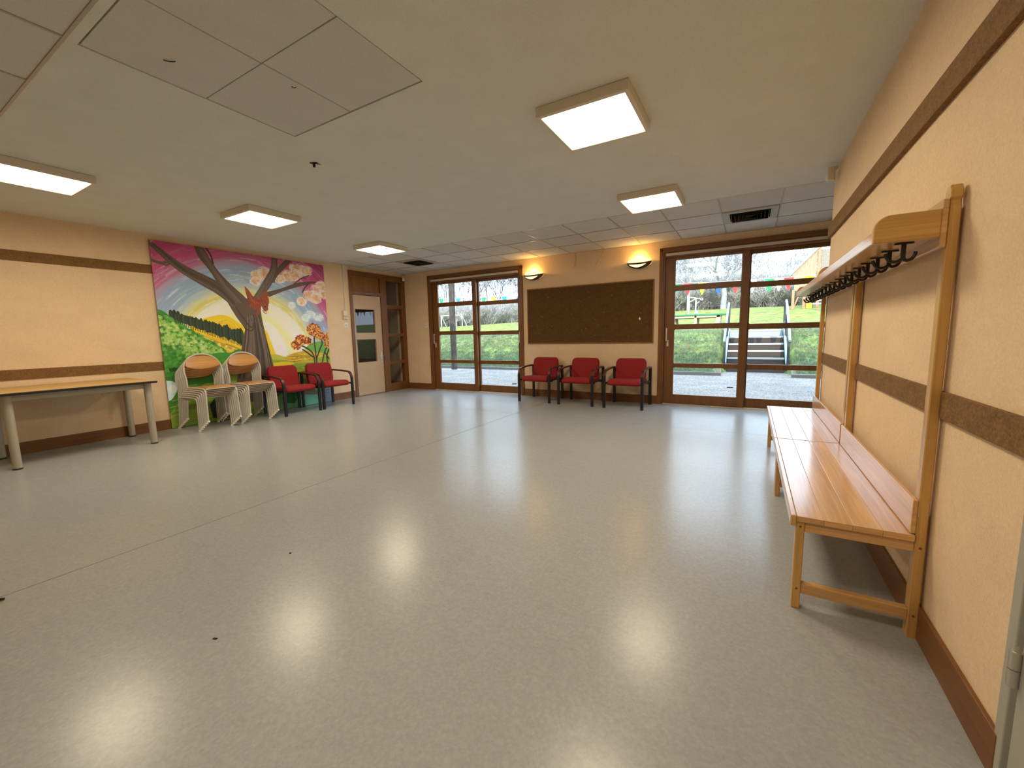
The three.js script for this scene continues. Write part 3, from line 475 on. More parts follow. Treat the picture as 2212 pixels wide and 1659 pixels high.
  fill([[34, 30], [38.1, 38.6], [42.1, 45.6], [41.6, 49], [40.3, 53.5], [38.6, 60.7], [36, 72], [35, 90], [60, 90], [59, 76], [57.7, 69.3], [55.5, 55.4], [54.1, 46.4], [53, 35.2], [54, 26], [46, 27]], bark);
  for (let k = 0; k < 60; k++) { const t = R(), x0 = 37 + t * 18; line([[44 + t * 8, 37 + R() * 6], [42.4 + t * 11, 48 + R() * 4], [40 + t * 15.5, 60], [x0 - 1 + t * 3, 76]], 0.25 + R() * 0.5, [barkD, barkL, '#4b3a2d', '#665242'][k % 4]); }
  for (let k = 0; k < 34; k++) { const t = R(), o = (t - 0.5) * 4.4; line([[2, 2.4 + o * 0.3], [12.5, 12.8 + o * 0.7], [22, 17.8 + o], [30, 22.4 + o], [38, 31 + o]], 0.2 + R() * 0.3, [barkD, barkL, '#4b3a2d'][k % 3]); line([[22 + t * 2.4, 1], [26.6 + t * 2.6, 10.5], [32 + t * 3, 20], [39 + t * 4, 30]], 0.2 + R() * 0.3, [barkL, barkD, '#665242'][k % 3]); line([[64 + t * 1.8, 1], [61.8 + t * 3, 9], [55 + t * 5, 19], [50 + t * 3, 27]], 0.2 + R() * 0.25, [barkL, barkD, '#665242'][k % 3]); }
  line([[38.5, 33], [43, 41], [46.4, 45], [48.6, 40.6], [47.8, 37]], 0.7, barkD); line([[42.4, 45.6], [46, 47.2], [48.4, 44]], 0.6, barkD);
  // red squirrel hanging in the fork with a nut
  const fur = '#8f3d1e', furL = '#b0612a'; fill([[44.4, 19.6], [46.6, 21.8], [49, 25.6], [51.6, 27.4], [53, 29], [50, 33.6], [47.4, 32.4], [45.6, 28]], fur); fill([[51, 27], [54, 25.4], [56.4, 21.4], [57.4, 22], [58.6, 25], [58.6, 28.8], [57.8, 31.4], [57.4, 34.6], [55, 34.4], [53.4, 31], [52.6, 34.6], [50.4, 38.6], [49.8, 37.6], [51, 33.4]], fur); for (let k = 0; k < 60; k++) { const x = 45.4 + R() * 12.4, y = 25.6 + R() * 5.6; line([[x, y], [x + 0.5, y + 1.1]], 0.22, R() < 0.6 ? '#6d2a14' : furL); }
  for (let k = 0; k < 22; k++) line([[44.6 + k * 0.18, 20.4 + k * 0.36], [44 + k * 0.2 + R(), 20 + k * 0.42]], 0.2, furL); blob(56, 31.8, 0.5, '#120a06'); line([[54.2, 34.2], [55.4, 35.8], [56.8, 35.6]], 0.4, '#3a1a0c'); blob(57.4, 34.9, 0.95, '#d8cf6a'); line([[58.4, 25], [59.2, 27.6], [58.8, 29.4]], 0.5, '#d9b86a');
  // autumn trees at the right
  for (const l of [[[87.5, 71], [86.6, 64], [83, 60], [77.4, 57]], [[89, 71], [88.6, 62], [88.4, 52], [89.6, 45]], [[88.8, 68], [92, 61], [94.4, 56], [93.4, 50]], [[86.4, 66], [81, 61.6], [79, 60.4]], [[93, 72], [95.4, 64], [98.6, 58]], [[98, 72], [97.4, 66], [99.6, 61]], [[99, 68], [96, 63]]]) line(l, 1.0, '#33291f');
  const leaves = (x, y, r, n) => { for (let k = 0; k < n; k++) { const a = R() * 6.28, d = Math.sqrt(R()) * r; blob(x + Math.cos(a) * d, y + Math.sin(a) * d * 0.85, 0.25 + R() * 0.5, ['#8a2a1c', '#a83c22', '#c2642a', '#d89a2e', '#6f1f1a', '#e0b43c'][(R() * 6) | 0], 0.9); } };
  leaves(74.6, 57, 3.6, 240); leaves(78.6, 53.4, 4, 280); leaves(88.6, 46.6, 5.2, 420); leaves(83.6, 54.4, 2.8, 120); leaves(92.6, 50.6, 3.6, 200); leaves(98.4, 52, 3.6, 220); leaves(98.8, 57.4, 2.4, 110);
  { // from the colours as they look under the room's warm lamps to the colours of the paint itself
    const im = c.getImageData(0, 0, N, N), d = im.data, L = [1.22, 1.4, 1.75].map((k) => Array.from({ length: 256 }, (_, i) => { const l = Math.min(0.92, Math.pow(i / 255, 2.2) * k); return Math.round(255 * Math.pow(l, 1 / 2.2)); }));
    for (let i = 0; i < d.length; i += 4) { d[i] = L[0][d[i]]; d[i + 1] = L[1][d[i + 1]]; d[i + 2] = L[2][d[i + 2]]; }
    c.putImageData(im, 0, 0);
  }
  const tex = new THREE.CanvasTexture(cv); tex.colorSpace = THREE.SRGBColorSpace; tex.anisotropy = 8;
  const z0 = 4.57, z1 = 2.045, y0 = 0.006, y1 = 2.517;
  const t = thing('mural_panel', 'large painted mural board of a bare tree under a rainbow sky behind the stacked chairs', 'mural', [0, 0, (z0 + z1) / 2]);
  const g = new THREE.BoxGeometry(0.012, y1 - y0, z0 - z1); g.translate(0.023, (y0 + y1) / 2, 0);
  part('board', uvm(g), M.brown, t);
  const face = new THREE.PlaneGeometry(z0 - z1, y1 - y0); face.rotateY(Math.PI / 2); face.translate(0.0294, (y0 + y1) / 2, 0);
  part('painting', face, new THREE.MeshStandardMaterial({ map: tex, roughness: 0.55 }), t);
  for (const [z, y] of [[4.55, 2.49], [3.27, 2.505], [2.06, 2.5], [4.555, 1.3], [2.06, 1.3], [4.555, 0.15]]) part('screw', cyl(0.008, 0.006, [0.029, y, z], [0.032, y, z], 8), M.silver, t, true);
}
function motionSensor(label, at, ry) {
  const t = thing('motion_sensor', label, 'motion sensor', at, 'white corner motion sensors'); t.rotation.y = ry;
  part('housing', plate(roundRect(-0.03, 0.03, -0.11, 0.0, 0.01), 0.0, 0.05, 0.006), M.whitePlastic, t);
  const l = new THREE.SphereGeometry(0.028, 16, 10); l.scale(0.95, 1.15, 0.6); l.translate(0, -0.075, 0.047); part('lens', uvm(l), M.white, t);
  part('bracket', box(-0.012, 0.012, -0.02, 0.005, -0.02, 0.004, 0.003), M.whitePlastic, t);
  return t;
}
motionSensor('small white motion sensor in the corner between inner door and window wall', [0.032, 2.54, 0.03], Math.PI / 4);
motionSensor('white motion sensor under the ceiling at the far end of the coat rack wall', [XR - 0.035, 2.555, 2.36], -Math.PI / 2);
{ // cable duct and switches left of the inner door
  solo('cable_duct', box(0, 0.014, 1.72, 2.586, 1.6, 1.622, 0.002), M.whitePlastic, 'thin white cable duct running down from the ceiling left of the inner door', 'cable duct');
  const a = thing('junction_box', 'cream box at the foot of the white cable duct, topmost of three', 'junction box', [0, 1.665, 1.635]); part('box_body', box(0, 0.035, -0.055, 0.055, -0.045, 0.045, 0.005), M.whitePlastic, a); part('cover_plate', box(0.034, 0.038, -0.045, 0.045, -0.037, 0.037, 0.002), M.footCap, a);
  const b = thing('thermostat', 'small cream control unit between the junction box and the light switch', 'control', [0, 1.575, 1.632]); part('box_body', box(0, 0.028, -0.03, 0.03, -0.05, 0.05, 0.004), M.whitePlastic, b); part('button', cyl(0.006, 0.006, [0.026, 0, 0.01], [0.031, 0, 0.01], 10), M.dark, b);
  const s = thing('light_switch', 'white square light switch left of the inner wooden door', 'light switch', [0, 1.435, 1.622], 'white wall switches'); part('cover_plate', box(0, 0.01, -0.042, 0.042, -0.042, 0.042, 0.004), M.white, s); part('rocker', box(0.009, 0.014, -0.022, 0.022, -0.022, 0.022, 0.002), M.whitePlastic, s);
  const s2 = s.clone(); s2.name = numbered('light_switch'); s2.position.set(0.632, 1.425, 0); s2.rotation.y = -Math.PI / 2; s2.userData = { ...s.userData, label: 'pale square light switch left of the left sliding glass door' }; scene.add(s2);
}
function vent(cx, cz, label, w, d) {
  const t = thing('air_vent', label, 'air vent', [cx, HC, cz], 'square ceiling air vents');
  const s = rectShape(-w / 2, w / 2, -d / 2, d / 2), q = 0.2; s.holes.push(rectShape(-q - 0.015, q + 0.015, -q - 0.01, q + 0.01, THREE.Path));
  const f = plate(s, 0, 0.012, 0.003); f.rotateX(Math.PI / 2); f.translate(0, 0.004, 0); part('face_plate', f, M.vent, t);
  part('duct', merge([box(-q - 0.02, q + 0.02, 0.04, 0.045, -q - 0.02, q + 0.02, 0)]), M.ventIn, t);
  for (let k = 0; k < 5; k++) { const r = (q * 1.42) * (1 - k * 0.2), c = new THREE.CylinderGeometry(r * 0.78, r, 0.026, 4, 1, true); const c2 = c.clone(); c2.scale(0.985, 1, 0.985); const ix = c2.index.array; for (let i = 0; i < ix.length; i += 3) { const u = ix[i]; ix[i] = ix[i + 1]; ix[i + 1] = u; } const g = merge([c, c2]); g.rotateY(Math.PI / 4); g.translate(0, -0.008 - k * 0.001, 0); part('louvre', uvm(g), M.vent, t); }
  return t;
}
vent(6.7815, 0.934, 'square ceiling air vent in the tile strip, right one near the coat rack wall', 0.59, 0.605);
vent(1.3225, 0.934, 'square ceiling air vent in the tile strip, left one above the inner door', 0.59, 0.605);
{ // little things on the ceiling and floor, wires by the pinboard
  const h = thing('ceiling_hook', 'small black bracket hanging from the white ceiling between the left lights and tile patch', 'hook', [3.763, HC, 4.755]);
  part('plate', box(-0.03, 0.03, -0.004, 0, -0.012, 0.012, 0.001), M.black, h).rotation.y = 0.5; part('stem', box(-0.008, 0.008, -0.035, -0.003, -0.008, 0.008, 0.002), M.black, h); part('prong', tube([[0.0, -0.004, 0.0], [0.02, -0.008, -0.012], [0.036, -0.012, -0.034]], 0.003, 8, 6), M.black, h);
  const w = (name, pts, label) => solo(name, tube(pts, 0.0025, 16, 5), M.black, label, 'wire');
  w('wire_hook', [[4.285, HC - 0.001, 5.868], [4.27, HC - 0.005, 5.884], [4.262, HC - 0.006, 5.9], [4.248, HC - 0.001, 5.903]], 'short dark bent wire on the left tile of the square ceiling patch');
  w('wire_hook', [[4.592, HC - 0.004, 5.425], [4.584, HC - 0.008, 5.433], [4.574, HC - 0.003, 5.442]], 'tiny dark wire stub on the middle tile of the square ceiling patch');
  const cbl = new THREE.MeshStandardMaterial({ color: lin(0.42, 0.28, 0.16), roughness: 0.7 });
  const cab = (pts, label) => solo('cable', tube(pts, 0.0022, 24, 5), cbl, label, 'cable', 'loose cables above the pinboard');
  cab([[4.13, 2.584, 0.006], [4.135, 2.5, 0.007], [4.13, 2.42, 0.008], [4.115, 2.34, 0.008]], 'thin loose cable hanging above the pinboard middle, left of its twin');
  cab([[4.135, 2.584, 0.008], [4.145, 2.48, 0.009], [4.142, 2.36, 0.009]], 'thin loose cable hanging above the pinboard middle, the straight one');
  cab([[4.64, 2.584, 0.006], [4.6, 2.5, 0.007], [4.54, 2.4, 0.008], [4.5, 2.34, 0.008]], 'thin loose cable slanting down above the right half of the pinboard');
  const bit = (x, z, l, a, label) => { const m = solo('floor_crumb', box(-l / 2, l / 2, 0.0, 0.003, -0.004, 0.004, 0.0012), M.dark, label, 'crumb', 'dark crumbs on the floor'); m.position.set(x, 0, z); m.rotation.y = a; };
  bit(4.672, 5.741, 0.012, 0.3, 'dark crumb on the grey floor, farther of the two crumbs'); bit(5.038, 6.277, 0.018, 0.4, 'larger dark crumb on the grey floor nearer the camera');
  solo('cable_end', tube([[3.8, 0.006, 6.72], [3.84, 0.008, 6.665], [3.868, 0.007, 6.635]], 0.006, 10, 6), M.black, 'black cable end lying at the left edge of the photo by the floor seam', 'cable');
}

// ================================================================ furniture
{ // table
  const t = thing('table', 'beige laminate table with black edge and pale grey round legs by the left wall', 'table', [0.45, 0, 5.54]);
  part('tabletop', box(0.025, 0.885, 0.741, 0.7455, 4.958, 6.135, 0.0015, 2), M.laminate, t, true);
  part('edge_band', box(0.02, 0.89, 0.718, 0.741, 4.953, 6.14, 0.006, 2), M.tableEdge, t, true);
  for (const [x, z] of [[0.8, 5.025], [0.07, 5.0], [0.8, 6.075], [0.07, 6.06]]) { const l = part('leg', cyl(0.033, 0.036, [x, 0.012, z], [x, 0.718, z], 20), M.tableLeg, t, true); part('foot_cap', cyl(0.034, 0.034, [x, 0, z], [x, 0.014, z], 20), M.black, l, true); }
  for (const [a, b, c, d] of [[0.77, 0.8, 5.03, 6.07], [0.06, 0.09, 5.0, 6.06]]) part('apron_rail', box(a, b, 0.655, 0.718, c, d, 0.003, 2), M.tableLeg, t, true);
  for (const z of [5.02, 6.06]) part('apron_rail', box(0.09, 0.78, 0.655, 0.718, z - 0.013, z + 0.013, 0.003), M.tableLeg, t, true);
}
function armchair(name) { // faces +z, origin on the floor under the rear legs
  const t = thing(name, 'x', 'armchair');
  const front = [[0.568, 0], [0.568, 0.42], ...arcPts(0.468, 0.47, 0.1, 0, 18, 2)], armP = [...arcPts(0.468, 0.47, 0.1, 18, 84, 7).map(([z, y]) => [z, y + 0.03 * ((y - 0.5) / 0.1)]), [0.3, 0.606], [0.06, 0.612], [0.035, 0.612]], rear = [[0.035, 0.612], [0.014, 0.606], [0.004, 0.588], [0, 0.56], [0, 0]];
  for (const s of [-1, 1]) {
    for (const [n, p, m] of [['leg', front, M.black], ['armrest', armP, M.maroon], ['leg', rear, M.black]]) { const g = strip(p, 0.046, 0.026); g.translate(s * 0.293, 0, 0); part(n, g, m, t); }
    part('bracket', box(s * 0.29 - 0.012, s * 0.29 + 0.012, 0.372, 0.4, 0.0, 0.56, 0.004), M.black, t);
  }
  part('cross_bar', box(-0.285, 0.285, 0.345, 0.37, 0.03, 0.06, 0.004), M.black, t); part('cross_bar', box(-0.285, 0.285, 0.35, 0.372, 0.4, 0.43, 0.004), M.black, t);
  const st = new THREE.Shape(); st.moveTo(0.03, 0.372); st.lineTo(0.5, 0.356); st.bezierCurveTo(0.56, 0.352, 0.575, 0.39, 0.56, 0.415); st.bezierCurveTo(0.545, 0.452, 0.49, 0.452, 0.42, 0.449); st.bezierCurveTo(0.25, 0.438, 0.1, 0.43, 0.03, 0.43); st.closePath();
  const sg = new THREE.ExtrudeGeometry(st, { depth: 0.43, bevelEnabled: true, bevelThickness: 0.035, bevelSize: 0.03, bevelOffset: -0.03, bevelSegments: 5, curveSegments: 10 }); sg.translate(0, 0, -0.215); sg.rotateY(-Math.PI / 2); part('seat', uvm(sg), M.red, t);
  const bs = new THREE.Shape(); bs.moveTo(-0.225, 0.39); bs.lineTo(0.225, 0.39); bs.lineTo(0.247, 0.48); bs.lineTo(0.243, 0.68); bs.quadraticCurveTo(0.235, 0.757, 0.165, 0.757); bs.lineTo(-0.165, 0.757); bs.quadraticCurveTo(-0.235, 0.757, -0.243, 0.68); bs.lineTo(-0.247, 0.48); bs.closePath();
  const bg = new THREE.ExtrudeGeometry(bs, { depth: 0.03, bevelEnabled: true, bevelThickness: 0.022, bevelSize: 0.022, bevelOffset: -0.022, bevelSegments: 4, curveSegments: 10 }); { const p = bg.attributes.position; for (let i = 0; i < p.count; i++) { const y = p.getY(i), x = p.getX(i); p.setZ(i, p.getZ(i) - (y - 0.39) * 0.16 + 0.5 * x * x * 0.6); } bg.computeVertexNormals(); } bg.translate(0, 0, 0.075); part('backrest', uvm(bg), M.red, t);
  return t;
}
const arm0 = armchair('armchair');
const GA = 'red armchairs along the walls';
[[3.615, 0.1, 0, 'red armchair under the pinboard, leftmost of three beside the left glass door'], [4.39, 0.135, 0, 'red armchair under the pinboard, middle one of three'], [5.178, 0.148, 0, 'red armchair under the pinboard, rightmost of three by the right glass door'],
  [0.128, 3.068, 1, 'red armchair in front of the mural, right next to the stacked wooden chairs'], [0.128, 2.41, 1, 'red armchair in front of the mural, nearest the inner door']].forEach(([x, z, r, label], i) => {
  const a = i ? arm0.clone() : arm0; if (i) { a.name = numbered('armchair'); scene.add(a); }
  a.position.set(x, 0, z); a.rotation.y = r ? Math.PI / 2 : 0; a.userData = { label, category: 'armchair', group: GA };
});

function stackChair() { // faces +z, origin on the floor in the middle
  const t = thing('stacking_chair', 'x', 'chair'), r = 0.0115;
  for (const s of [-1, 1]) {
    const l = part('front_leg', tube([[s * 0.195, 0.012, 0.25], [s * 0.19, 0.2, 0.243], [s * 0.184, 0.37, 0.236], [s * 0.182, 0.418, 0.215], [s * 0.184, 0.433, 0.16], [s * 0.2, 0.437, -0.05], [s * 0.216, 0.436, -0.2]], r, 40), M.greyTube, t);
    part('foot_cap', cyl(0.0185, 0.016, [s * 0.195, 0, 0.251], [s * 0.194, 0.022, 0.25], 10), M.footCap, l);
    const b = part('rear_leg', tube([[s * 0.235, 0.012, -0.25], [s * 0.226, 0.22, -0.226], [s * 0.218, 0.43, -0.206], [s * 0.216, 0.52, -0.203], [s * 0.225, 0.6, -0.206], [s * 0.229, 0.66, -0.216], [s * 0.218, 0.735, -0.234]], r, 40), M.greyTube, t);
    part('foot_cap', cyl(0.0185, 0.016, [s * 0.235, 0, -0.251], [s * 0.2345, 0.022, -0.249], 10), M.footCap, b);
  }
  part('back_hoop', tube([[-0.218, 0.735, -0.234], [-0.19, 0.79, -0.247], [-0.14, 0.84, -0.258], [-0.07, 0.872, -0.266], [0, 0.882, -0.268], [0.07, 0.872, -0.266], [0.14, 0.84, -0.258], [0.19, 0.79, -0.247], [0.218, 0.735, -0.234]], r, 48), M.greyTube, t);
  part('front_rail', tube([[-0.18, 0.431, 0.23], [0, 0.432, 0.233], [0.18, 0.431, 0.23]], 0.0068, 8), M.greyTube, t);
  const sp = [[-0.2, 0.438], [-0.1, 0.439], [0.06, 0.443], [0.16, 0.447], [0.205, 0.446], [0.228, 0.441]]; part('seat', strip(sp, 0.352, 0.009), M.ply, t);
  // lens shaped curved backrest
  const p = [], idx = [], n = 24, m = 8, T = 0.009;
  for (let f = 0; f < 2; f++) for (let i = 0; i <= n; i++) for (let j = 0; j <= m; j++) { const u = i / n * 2 - 1, x = u * 0.208, e = Math.sqrt(Math.max(0, 1 - u * u)), top = 0.732 + 0.142 * Math.pow(e, 0.92), bot = 0.732 - 0.055 * Math.pow(e, 1.1), y = bot + (top - bot) * j / m; p.push(x, y, -0.236 - 0.055 * (1 - u * u) - (y - 0.73) * 0.16 + (f ? -T / 2 : T / 2) + 0.028); }
  const N = (n + 1) * (m + 1); for (let i = 0; i < n; i++) for (let j = 0; j < m; j++) { const a = i * (m + 1) + j, b = a + m + 1; idx.push(a, b, b + 1, a, b + 1, a + 1, N + a, N + b + 1, N + b, N + a, N + a + 1, N + b + 1); }
  for (let i = 0; i < n; i++) for (const j of [0, m]) { const a = i * (m + 1) + j, b = a + m + 1; j ? idx.push(a, b, N + b, a, N + b, N + a) : idx.push(a, N + b, b, a, N + a, N + b); }
  const g = new THREE.BufferGeometry(); g.setAttribute('position', new THREE.Float32BufferAttribute(p, 3)); g.setIndex(idx); g.computeVertexNormals(); part('backrest', uvm(g), M.ply, t);
  return t;
}
const st0 = stackChair();
const ORD = ['bottom', 'second from bottom', 'third from bottom', 'fourth from bottom', 'fifth from bottom', 'topmost'];
for (let k = 0, i = 0; k < 2; k++) for (let j = 0; j < 6; j++, i++) {
  const c = i ? st0.clone() : st0; if (i) { c.name = numbered('stacking_chair'); scene.add(c); }
  c.position.set(0.345 + 0.03 * j, 0.0255 * j, (k ? 3.745 : 4.272) - 0.009 * j); c.rotation.y = Math.PI / 2 - 0.02;
  c.userData = { label: `${ORD[j]} wooden school chair in the ${k ? 'right stack, next to the red armchair' : 'left stack, next to the table'}`, category: 'chair', group: k ? 'chairs in the right stack' : 'chairs in the left stack' };
}

function coatBench() { // bench with coat rack, drawn in world coordinates for the near unit
  const t = thing('coat_rack_bench', 'x', 'coat rack', [7.43, 0, 4.275]);
  const W = (n, g, m, p = t) => part(n, g, m, p, true), za = 3.567, zb = 4.983, F = [[zb - 0.05, zb - 0.008], [za + 0.008, za + 0.05]];
  F.forEach(([z0, z1], e) => {
    const zc = (z0 + z1) / 2, h = (z1 - z0) / 2, s = new THREE.Shape(); // post outline in (z, y)
    [[-h, 0], [h, 0], [h, 1.583], [h - 0.006, 1.592], [h - 0.006, 1.603], [h + 0.003, 1.613], [h + 0.003, 1.638], [h - 0.008, 1.655], [-h + 0.008, 1.655], [-h - 0.003, 1.638], [-h - 0.003, 1.613], [-h + 0.006, 1.603], [-h + 0.006, 1.592], [-h, 1.583]].forEach(([a, b], i) => (i ? s.lineTo(-zc + a, b) : s.moveTo(-zc + a, b)));
    const post = W('post', turnLeft(plate(s, 7.408, 7.439, 0.003)), M.beech);
    const leg = W('leg', box(7.042, 7.073, 0, 0.388, z0, z1, 0.004, 1, e), M.beech);
    W('end_rail', box(7.073, 7.408, 0.344, 0.3875, z0 + 0.006, z1 - 0.004, 0.003, 0, 2 + e), M.beechB);
    W('stretcher', box(7.073, 7.408, 0.068, 0.113, z0 + 0.006, z1 - 0.004, 0.003, 0, 3 + e), M.beechB);
    const zf = e ? z0 : z1, d = e ? -1 : 1; for (const [x, y, q] of [[7.058, 0.366, leg], [7.058, 0.09, leg], [7.424, 0.363, post], [7.424, 0.09, post]]) W('dowel', cyl(0.0045, 0.0045, [x, y, zf - d * 0.004], [x, y, zf + d * 0.0012], 10), M.dowel, q);
  });
  const ms = [M.beechC, M.beechB, M.beechC, M.beechB]; for (let k = 0; k < 4; k++) W('seat_board', box(7.044 + k * 0.0905, 7.044 + (k + 1) * 0.0905 - 0.0004, 0.388, 0.412, za, zb, 0.0016, 2, k * 0.37), ms[k]);
  W('front_lip', box(7.022, 7.044, 0.366, 0.413, za, zb, 0.005, 2), M.beechC);
  W('back_board', box(7.393, 7.408, 0.415, 0.545, za + 0.01, zb - 0.01, 0.003, 2), M.beechB);
  W('coat_rail', box(7.391, 7.408, 1.45, 1.61, za + 0.004, zb - 0.004, 0.004, 2), M.beechB);
  const sh = W('shelf', box(7.22, 7.391, 1.488, 1.506, za + 0.02, zb - 0.026, 0.002, 2), M.beechC); W('shelf_lip', box(7.216, 7.231, 1.486, 1.53, za + 0.02, zb - 0.026, 0.003, 2), M.beechC, sh);
  for (const z of [zb - 0.026, za + 0.002]) { const s = new THREE.Shape(), r = 0.048; s.moveTo(7.214, 1.484); s.lineTo(7.391, 1.484); s.lineTo(7.391, 1.578); s.lineTo(7.214 + r, 1.578); s.absarc(7.214 + r, 1.578 - r, r, Math.PI / 2, Math.PI); s.closePath(); W('shelf_bracket', plate(s, z, z + 0.024, 0.003, 0, 12), M.beech); }
  const hook = (z) => { const p = (l, r) => tube(l, r, 16, 8), x = 7.315, y = 1.487; return merge([box(x - 0.027, x + 0.027, y - 0.006, y, z - 0.008, z + 0.008, 0.002), box(x - 0.007, x + 0.007, y - 0.062, y - 0.004, z - 0.005, z + 0.005, 0.002),
    p([[x, y - 0.056, z], [x - 0.016, y - 0.066, z], [x - 0.036, y - 0.062, z + 0.002], [x - 0.048, y - 0.045, z + 0.003], [x - 0.05, y - 0.034, z + 0.003]], 0.0058), p([[x, y - 0.056, z], [x + 0.012, y - 0.064, z], [x + 0.026, y - 0.058, z - 0.002], [x + 0.033, y - 0.044, z - 0.002], [x + 0.034, y - 0.034, z - 0.002]], 0.0058)]); };
  const h0 = hook(0); for (let k = 0; k < 8; k++) { const m = part('coat_hook', h0, M.black, t); m.position.set(-7.43, 0, 4.915 - k * 0.176 - 4.275); }
  return t;
}
const rack = coatBench();
rack.userData = { label: 'nearer wooden bench with coat rack above, in the right foreground', category: 'coat rack', group: 'coat rack benches along the right wall' };
{ const r2 = rack.clone(); r2.name = numbered('coat_rack_bench'); r2.position.z -= 1.427; r2.userData = { ...rack.userData, label: 'farther wooden bench with coat rack above, next to the right glass door' }; scene.add(r2); }

// ================================================================ outdoors
const sm = (a, b, x) => { const t = Math.min(1, Math.max(0, (x - a) / (b - a))); return t * t * (3 - 2 * t); };
function ground(x, z) { // lawn height: bank behind the kerb, level strip, then a rising field
  const d = -z, bank = 1.17 * Math.pow(sm(5.6, 9.0, d), 0.85) - 0.02, side = 0.62 + 0.38 * sm(-32, 4, x);
  const rise = (2.1 * sm(17, 41, d) + Math.max(0, d - 41) * 0.02) * side;
  return bank + rise + 0.02 * Math.sin(x * 1.3 + z) * sm(6, 8, d) + (d < 17 ? 0.05 * sm(9, 14, d) : 0.05);
}
{
  const t = structure('terrace'); part('paving', box(-24, 24, -0.3, -0.06, -6.95, -0.3, 0), M.gravel, t);
  part('threshold_slab', box(-2, 10, -0.08, -0.052, -0.62, -0.3, 0.004), M.concrete, t); part('drain_channel', box(-2, 10, -0.08, -0.056, -0.72, -0.66, 0.003), M.greyPaintDark, t);
  // ground mesh, left open where the stairs climb the bank
  const xs = [], zs = []; for (let x = -60; x <= 60; x += (x > -8 && x < 12 ? 0.4 : 2)) xs.push(x); for (let z = -5.58; z > -75; z -= (z > -10 ? 0.14 : z > -20 ? 0.5 : 1.5)) zs.push(z);
  const p = [], idx = [], uv = [], R = rng(44);
  for (const z of zs) for (const x of xs) { const j = z > -20 && z < -5.7 ? 0.035 * (R() - 0.5) : 0; const st = x > 6.15 && x < 7.85 && z > -9 ? -0.6 : 0; p.push(x, ground(x, z) + j + st, z); uv.push(x, z); }
  for (let j = 0; j + 1 < zs.length; j++) for (let i = 0; i + 1 < xs.length; i++) { const a = j * xs.length + i, b = a + xs.length; idx.push(a, a + 1, b, b, a + 1, b + 1); }
  const l = structure('lawn'), cut = zs.findIndex((z) => z < -9.4) * (xs.length - 1) * 6;
  for (const [n, a, b, m] of [['bank_turf', 0, cut, M.grass], ['field_turf', cut, idx.length, M.field]]) { const g = new THREE.BufferGeometry(); g.setAttribute('position', new THREE.Float32BufferAttribute(p, 3)); g.setAttribute('uv', new THREE.Float32BufferAttribute(uv, 2)); g.setIndex(idx.slice(a, b)); g.computeVertexNormals(); part(n, uvKeep(g), m, l); }
  // kerb timbers
  const k = structure('kerb'); for (const [a, b] of [[-9, -5.4], [-5.38, -1.8], [-1.78, 1.8], [1.82, 4.4], [4.42, 6.2], [7.8, 9.6], [9.62, 13]]) part('kerb_timber', box(a, b, -0.08, 0.03, -5.62, -5.5, 0.008), M.kerb, k);
  const gs = rng(8); const bl = new THREE.BufferGeometry(); { const q = []; for (let i = 0; i < 9; i++) { const a = gs() * 6.28, r = 0.03 * gs(), x = Math.cos(a) * r, z = Math.sin(a) * r, h = 0.04 + 0.05 * gs(), w = 0.004, b = gs() * 6.28, lx = Math.cos(b) * h * 0.6, lz = Math.sin(b) * h * 0.6; q.push(x - w, 0, z, x + w, 0, z, x + lx, h, z + lz); } bl.setAttribute('position', new THREE.Float32BufferAttribute(q, 3)); bl.computeVertexNormals(); }
  const n = 26000, im = new THREE.InstancedMesh(bl, new THREE.MeshStandardMaterial({ roughness: 0.9, side: THREE.DoubleSide }), n), o = new THREE.Object3D(), cc = new THREE.Color();
  for (let i = 0; i < n; i++) { let x, z; do { x = -9 + gs() * 20; z = -5.65 - gs() * gs() * 9; } while (x > 6.0 && x < 7.95 && z > -9); o.position.set(x, ground(x, z) - 0.01, z); o.rotation.set(0, gs() * 6.28, 0); o.scale.setScalar(0.7 + gs() * 0.9); o.updateMatrix(); im.setMatrixAt(i, o.matrix); const y = gs(); cc.setRGB(0.14 + 0.14 * y * gs(), 0.175 + 0.09 * gs(), 0.08 + 0.075 * gs()); im.setColorAt(i, cc); }
  im.name = 'grass'; im.castShadow = im.receiveShadow = true; tag(im, 'short green grass growing on the bank behind the terrace', 'grass', null, 'stuff'); scene.add(im);
}
